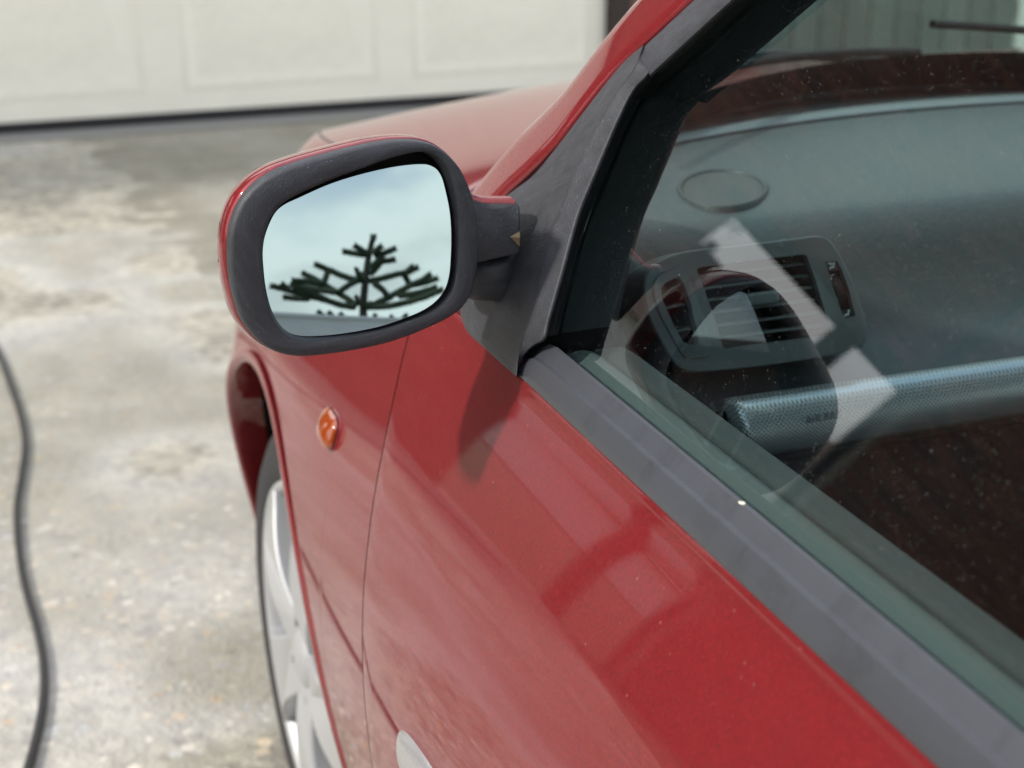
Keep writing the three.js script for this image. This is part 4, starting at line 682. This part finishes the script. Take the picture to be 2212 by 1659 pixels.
// ---------------------------------------------------------------- things seen in the door mirror: tree and wall behind the car
const crop = (a, b) => reflect(548.5 + 0.2108 * a, 493.7 + 0.2108 * b);
{
  const ZT = 12.5;
  const onT = (a, b, dz = 0) => { const [p, d] = crop(a, b); return p.clone().addScaledVector(d, (ZT + dz - p.z) / d.z); };
  const foot = onT(1120, 820), base = V(foot.x, 0, ZT);
  const tree = thing('monkey_puzzle_tree', 'dark spiky monkey puzzle tree with upswept branches behind the car', 'tree', [base.x, 0, base.z]);
  const loc = (v) => v.sub(base);
  const tr = [V(0, 0, 0), V(0, 1.0, 0), loc(onT(1120, 820)), loc(onT(1135, 620)), loc(onT(1155, 420)), loc(onT(1185, 240)), loc(onT(1225, 80))];
  const unit = onT(1000, 500).distanceTo(onT(1100, 500)) / 100;          // metres per crop pixel at the tree
  const bark = new THREE.MeshStandardMaterial({ color: new THREE.Color(0.035, 0.035, 0.028), roughness: 0.95 });
  const leaf = new THREE.MeshStandardMaterial({ color: new THREE.Color(0.022, 0.040, 0.020), roughness: 0.7 });
  const taper = (pts, r0, r1, n = 30) => { const c = new THREE.CatmullRomCurve3(pts), g = new THREE.TubeGeometry(c, n, 1, 7), P = g.attributes.position; for (let i = 0; i <= n; i++) { const q = c.getPointAt(i / n), r = lerp(r0, r1, i / n); for (let j = 0; j <= 7; j++) { const k = i * 8 + j; P.setXYZ(k, q.x + (P.getX(k) - q.x) * r, q.y + (P.getY(k) - q.y) * r, q.z + (P.getZ(k) - q.z) * r); } } g.computeVertexNormals(); return g; };
  mesh('trunk', taper(tr, unit * 58, unit * 30), bark, tree);
  const cone = new THREE.ConeGeometry(0.5, 1, 4, 1, true).toNonIndexed(); cone.translate(0, 0.4, 0);
  const crown = [];
  const spiky = (pts, w) => { const c = new THREE.CatmullRomCurve3(pts), len = c.getLength(), n = Math.max(6, Math.ceil(len / (unit * 9))); const gs = [taper(pts, w * 0.34, w * 0.28, 14).toNonIndexed()];
    for (let i = 0; i <= n; i++) { const q = c.getPointAt(i / n), t = c.getTangentAt(i / n), s1 = V(t.y, -t.x, 0.3).normalize(), s2 = t.clone().cross(s1);
      for (let k = 0; k < 9; k++) { const a = k / 9 * 6.283 + i * 0.8, dir = t.clone().multiplyScalar(0.75).addScaledVector(s1, Math.cos(a)).addScaledVector(s2, Math.sin(a)).normalize(); const g = cone.clone(); const L = w * (0.42 + 0.22 * rnd()); g.scale(w * 0.22, L, w * 0.22); g.applyQuaternion(new THREE.Quaternion().setFromUnitVectors(V(0, 1, 0), dir)); g.translate(q.x, q.y, q.z); gs.push(g); } }
    return merged(gs); };
  const BR = [
    [[1180, 262], [1110, 225], [1040, 182]], [[1150, 268], [1050, 258], [930, 235]], [[1220, 250], [1300, 185]], [[1230, 270], [1340, 250], [1440, 208]], [[1225, 120], [1225, 80]],
    [[1190, 470], [1260, 400], [1300, 350], [1432, 320]], [[1190, 400], [1250, 350], [1310, 285]],
    [[1140, 535], [1020, 520], [900, 482], [770, 425], [640, 372]], [[1080, 520], [960, 590], [870, 655]], [[1050, 790], [950, 715], [860, 660], [720, 575], [600, 505], [510, 460]], [[720, 575], [560, 545], [405, 537]], [[860, 655], [740, 640], [560, 610], [390, 575]], [[715, 560], [735, 510], [752, 462]],
    [[1040, 805], [900, 785], [740, 735], [560, 690], [380, 640], [185, 590]], [[370, 640], [290, 575]], [[560, 720], [430, 715], [318, 703]], [[760, 740], [560, 650], [420, 610]],
    [[1180, 540], [1300, 515], [1450, 475], [1580, 445], [1670, 402]], [[1570, 440], [1625, 395]], [[1535, 462], [1570, 530], [1600, 580]], [[1200, 795], [1330, 730], [1480, 650], [1610, 580], [1720, 530], [1800, 475]], [[1610, 582], [1750, 555], [1870, 515]], [[1230, 560], [1310, 620], [1370, 690]], [[1370, 680], [1390, 720]], [[1480, 692], [1680, 660], [1860, 605]], [[1600, 690], [1615, 720]],
    [[1120, 805], [1300, 800], [1480, 775], [1700, 715], [1920, 630]], [[1110, 540], [1070, 490], [1100, 470], [1140, 470]]];
  BR.forEach((b, i) => { const dz = (i % 2 ? 1 : -1) * (0.12 + 0.35 * rnd()); const n = b.length - 1; const pts = b.map(([x, y], k) => { const f = Math.abs(x - 1150) / 800; return loc(onT(x, y, dz * f * 2)); }); crown.push(spiky(pts, unit * 100)); });
  // branches reaching towards and away from the car, hidden behind the trunk line from here
  for (const [y, s] of [[790, 1], [530, -1], [260, 1], [800, -1]]) { const a = loc(onT(1130, y)); crown.push(spiky([a, a.clone().add(V(0.08 * s, 0.05, s * 0.35)), a.clone().add(V(0.1 * s, 0.15, s * 0.8))], unit * 74)); }
  crown.forEach((g) => mesh('branch', g, leaf, tree));
  // lower tiers that droop below, only their tips show above the wall
  for (const [x, y] of [[660, 855], [770, 862], [890, 875], [1240, 890], [1410, 905], [1560, 890]]) { const t = loc(onT(x, y)), s = loc(onT(1120, 930)); mesh('branch', spiky([V(0, s.y - 0.3, 0), t.clone().lerp(V(0, s.y - 0.3, 0), 0.4).add(V(0, -0.15, 0.2)), t], unit * 80), leaf, tree); }
  // boundary wall in front of the tree
  const HB = 1.9, onB = (px, py) => { const [p, d] = reflect(px, py); return p.clone().addScaledVector(d, (HB - p.y) / d.y); };
  const l = onB(610, 677), r = onB(915, 690), H = HB;
  const w = thing('boundary_wall', 'grey rendered boundary wall across the end of the driveway', 'wall', [(l.x + r.x) / 2, 0, (l.z + r.z) / 2]);
  w.rotation.y = Math.atan2(-(r.z - l.z), r.x - l.x);
  const rg = tex(256, 256, (u, v) => { const q = 0.52 + 0.10 * n32(u, v) + 0.03 * n128(u, v); return [enc(q * 0.98), enc(q * 0.95), enc(q)]; }, { srgb: true, repeat: [0.6, 0.6] });
  const rm = new THREE.MeshStandardMaterial({ map: rg, roughness: 0.95 });
  mesh('wall', boxG(10, H - 0.06, 0.2, 0, (H - 0.06) / 2, 0), rm, w);
  mesh('coping', boxG(10.1, 0.06, 0.28, 0, H - 0.03, 0, 0.01), rm, w);
  console.log('tree foot', base.toArray(), 'unit', unit, 'wall top', H, l.toArray(), r.toArray(), 'tree top', onT(1225, 80).toArray());
}

// ---------------------------------------------------------------- small things
{ // cable lying on the drive
  const pts = [[-60, 640], [-30, 715], [0, 772], [22, 830], [45, 900], [54, 960], [46, 1030], [37, 1090], [40, 1180], [55, 1270], [78, 1350], [92, 1420], [95, 1490], [86, 1560], [66, 1640], [40, 1720], [10, 1800]].map(([a, b]) => hit(a, b, (p) => p.y - 0.0072, 0.5, 14));
  pts.unshift(V(-2.4, 0.0072, -6.6), V(-1.5, 0.0072, -6.1), V(-0.6, 0.0072, -5.2)); pts.push(V(-0.35, 0.0072, -1.2), V(-0.9, 0.0072, -0.5), V(-1.3, 0.0072, 0.6), V(-1.2, 0.0072, 2.4));
  const c = mesh('power_cable', new THREE.TubeGeometry(new THREE.CatmullRomCurve3(pts, false, 'centripetal'), 320, 0.0070, 10), new THREE.MeshStandardMaterial({ color: new THREE.Color(0.02, 0.02, 0.02), roughness: 0.6 }), scene);
  c.userData = { label: 'black power cable lying in a wavy line on the concrete', category: 'cable' };
}
{ // dry leaf caught in the joint of the mirror arm
  const F = (p) => p.clone().sub(V(0.40, 1.0, -1.10)).dot(V(-0.25, 0.05, 1).normalize());
  const at = (cx, cy, o) => hit((1700 + 0.5424 * cx) / 1.823, (700 + 0.5424 * cy) / 1.823, (p) => F(p) - o);
  const a = at(570, 430, 0.005), b = at(639, 390, 0.001), c = at(640, 500, 0.001), d = at(640, 434, 0.006);
  const g = new THREE.BufferGeometry(); const tri = [a, b, d, a, d, c]; const th = V(0, 0, -0.0006);
  const all = [...tri, ...tri.map((p) => p.clone().add(th))];
  g.setAttribute('position', new THREE.Float32BufferAttribute(all.flatMap((p) => [p.x, p.y, p.z]), 3)); g.computeVertexNormals();
  const m = mesh('dry_leaf', g, new THREE.MeshStandardMaterial({ color: new THREE.Color(0.22, 0.17, 0.10), roughness: 0.9 }), scene);
  m.userData = { label: 'small dry brown leaf wedged in the mirror arm joint', category: 'leaf' };
}
{ // pale petal lying on the waist moulding
  const p = hit(1605, 1090, (q) => q.y - beltY(q.z) - 0.0300);
  const g = new THREE.SphereGeometry(1, 12, 8); g.scale(0.0011, 0.0009, 0.0030); g.rotateY(0.5);
  const m = mesh('petal', g, new THREE.MeshStandardMaterial({ color: new THREE.Color(0.72, 0.70, 0.55), roughness: 0.7 }), scene);
  m.position.copy(p).add(V(0, 0.0006, 0)); m.userData = { label: 'tiny cream petal lying on the black waist moulding of the door', category: 'petal' };
}

// ---------------------------------------------------------------- render
const renderer = new THREE.WebGLRenderer({ antialias: true });
renderer.toneMapping = THREE.LinearToneMapping;
renderer.toneMappingExposure = EXPOSURE;
renderer.shadowMap.enabled = true;
renderer.render(scene, camera);
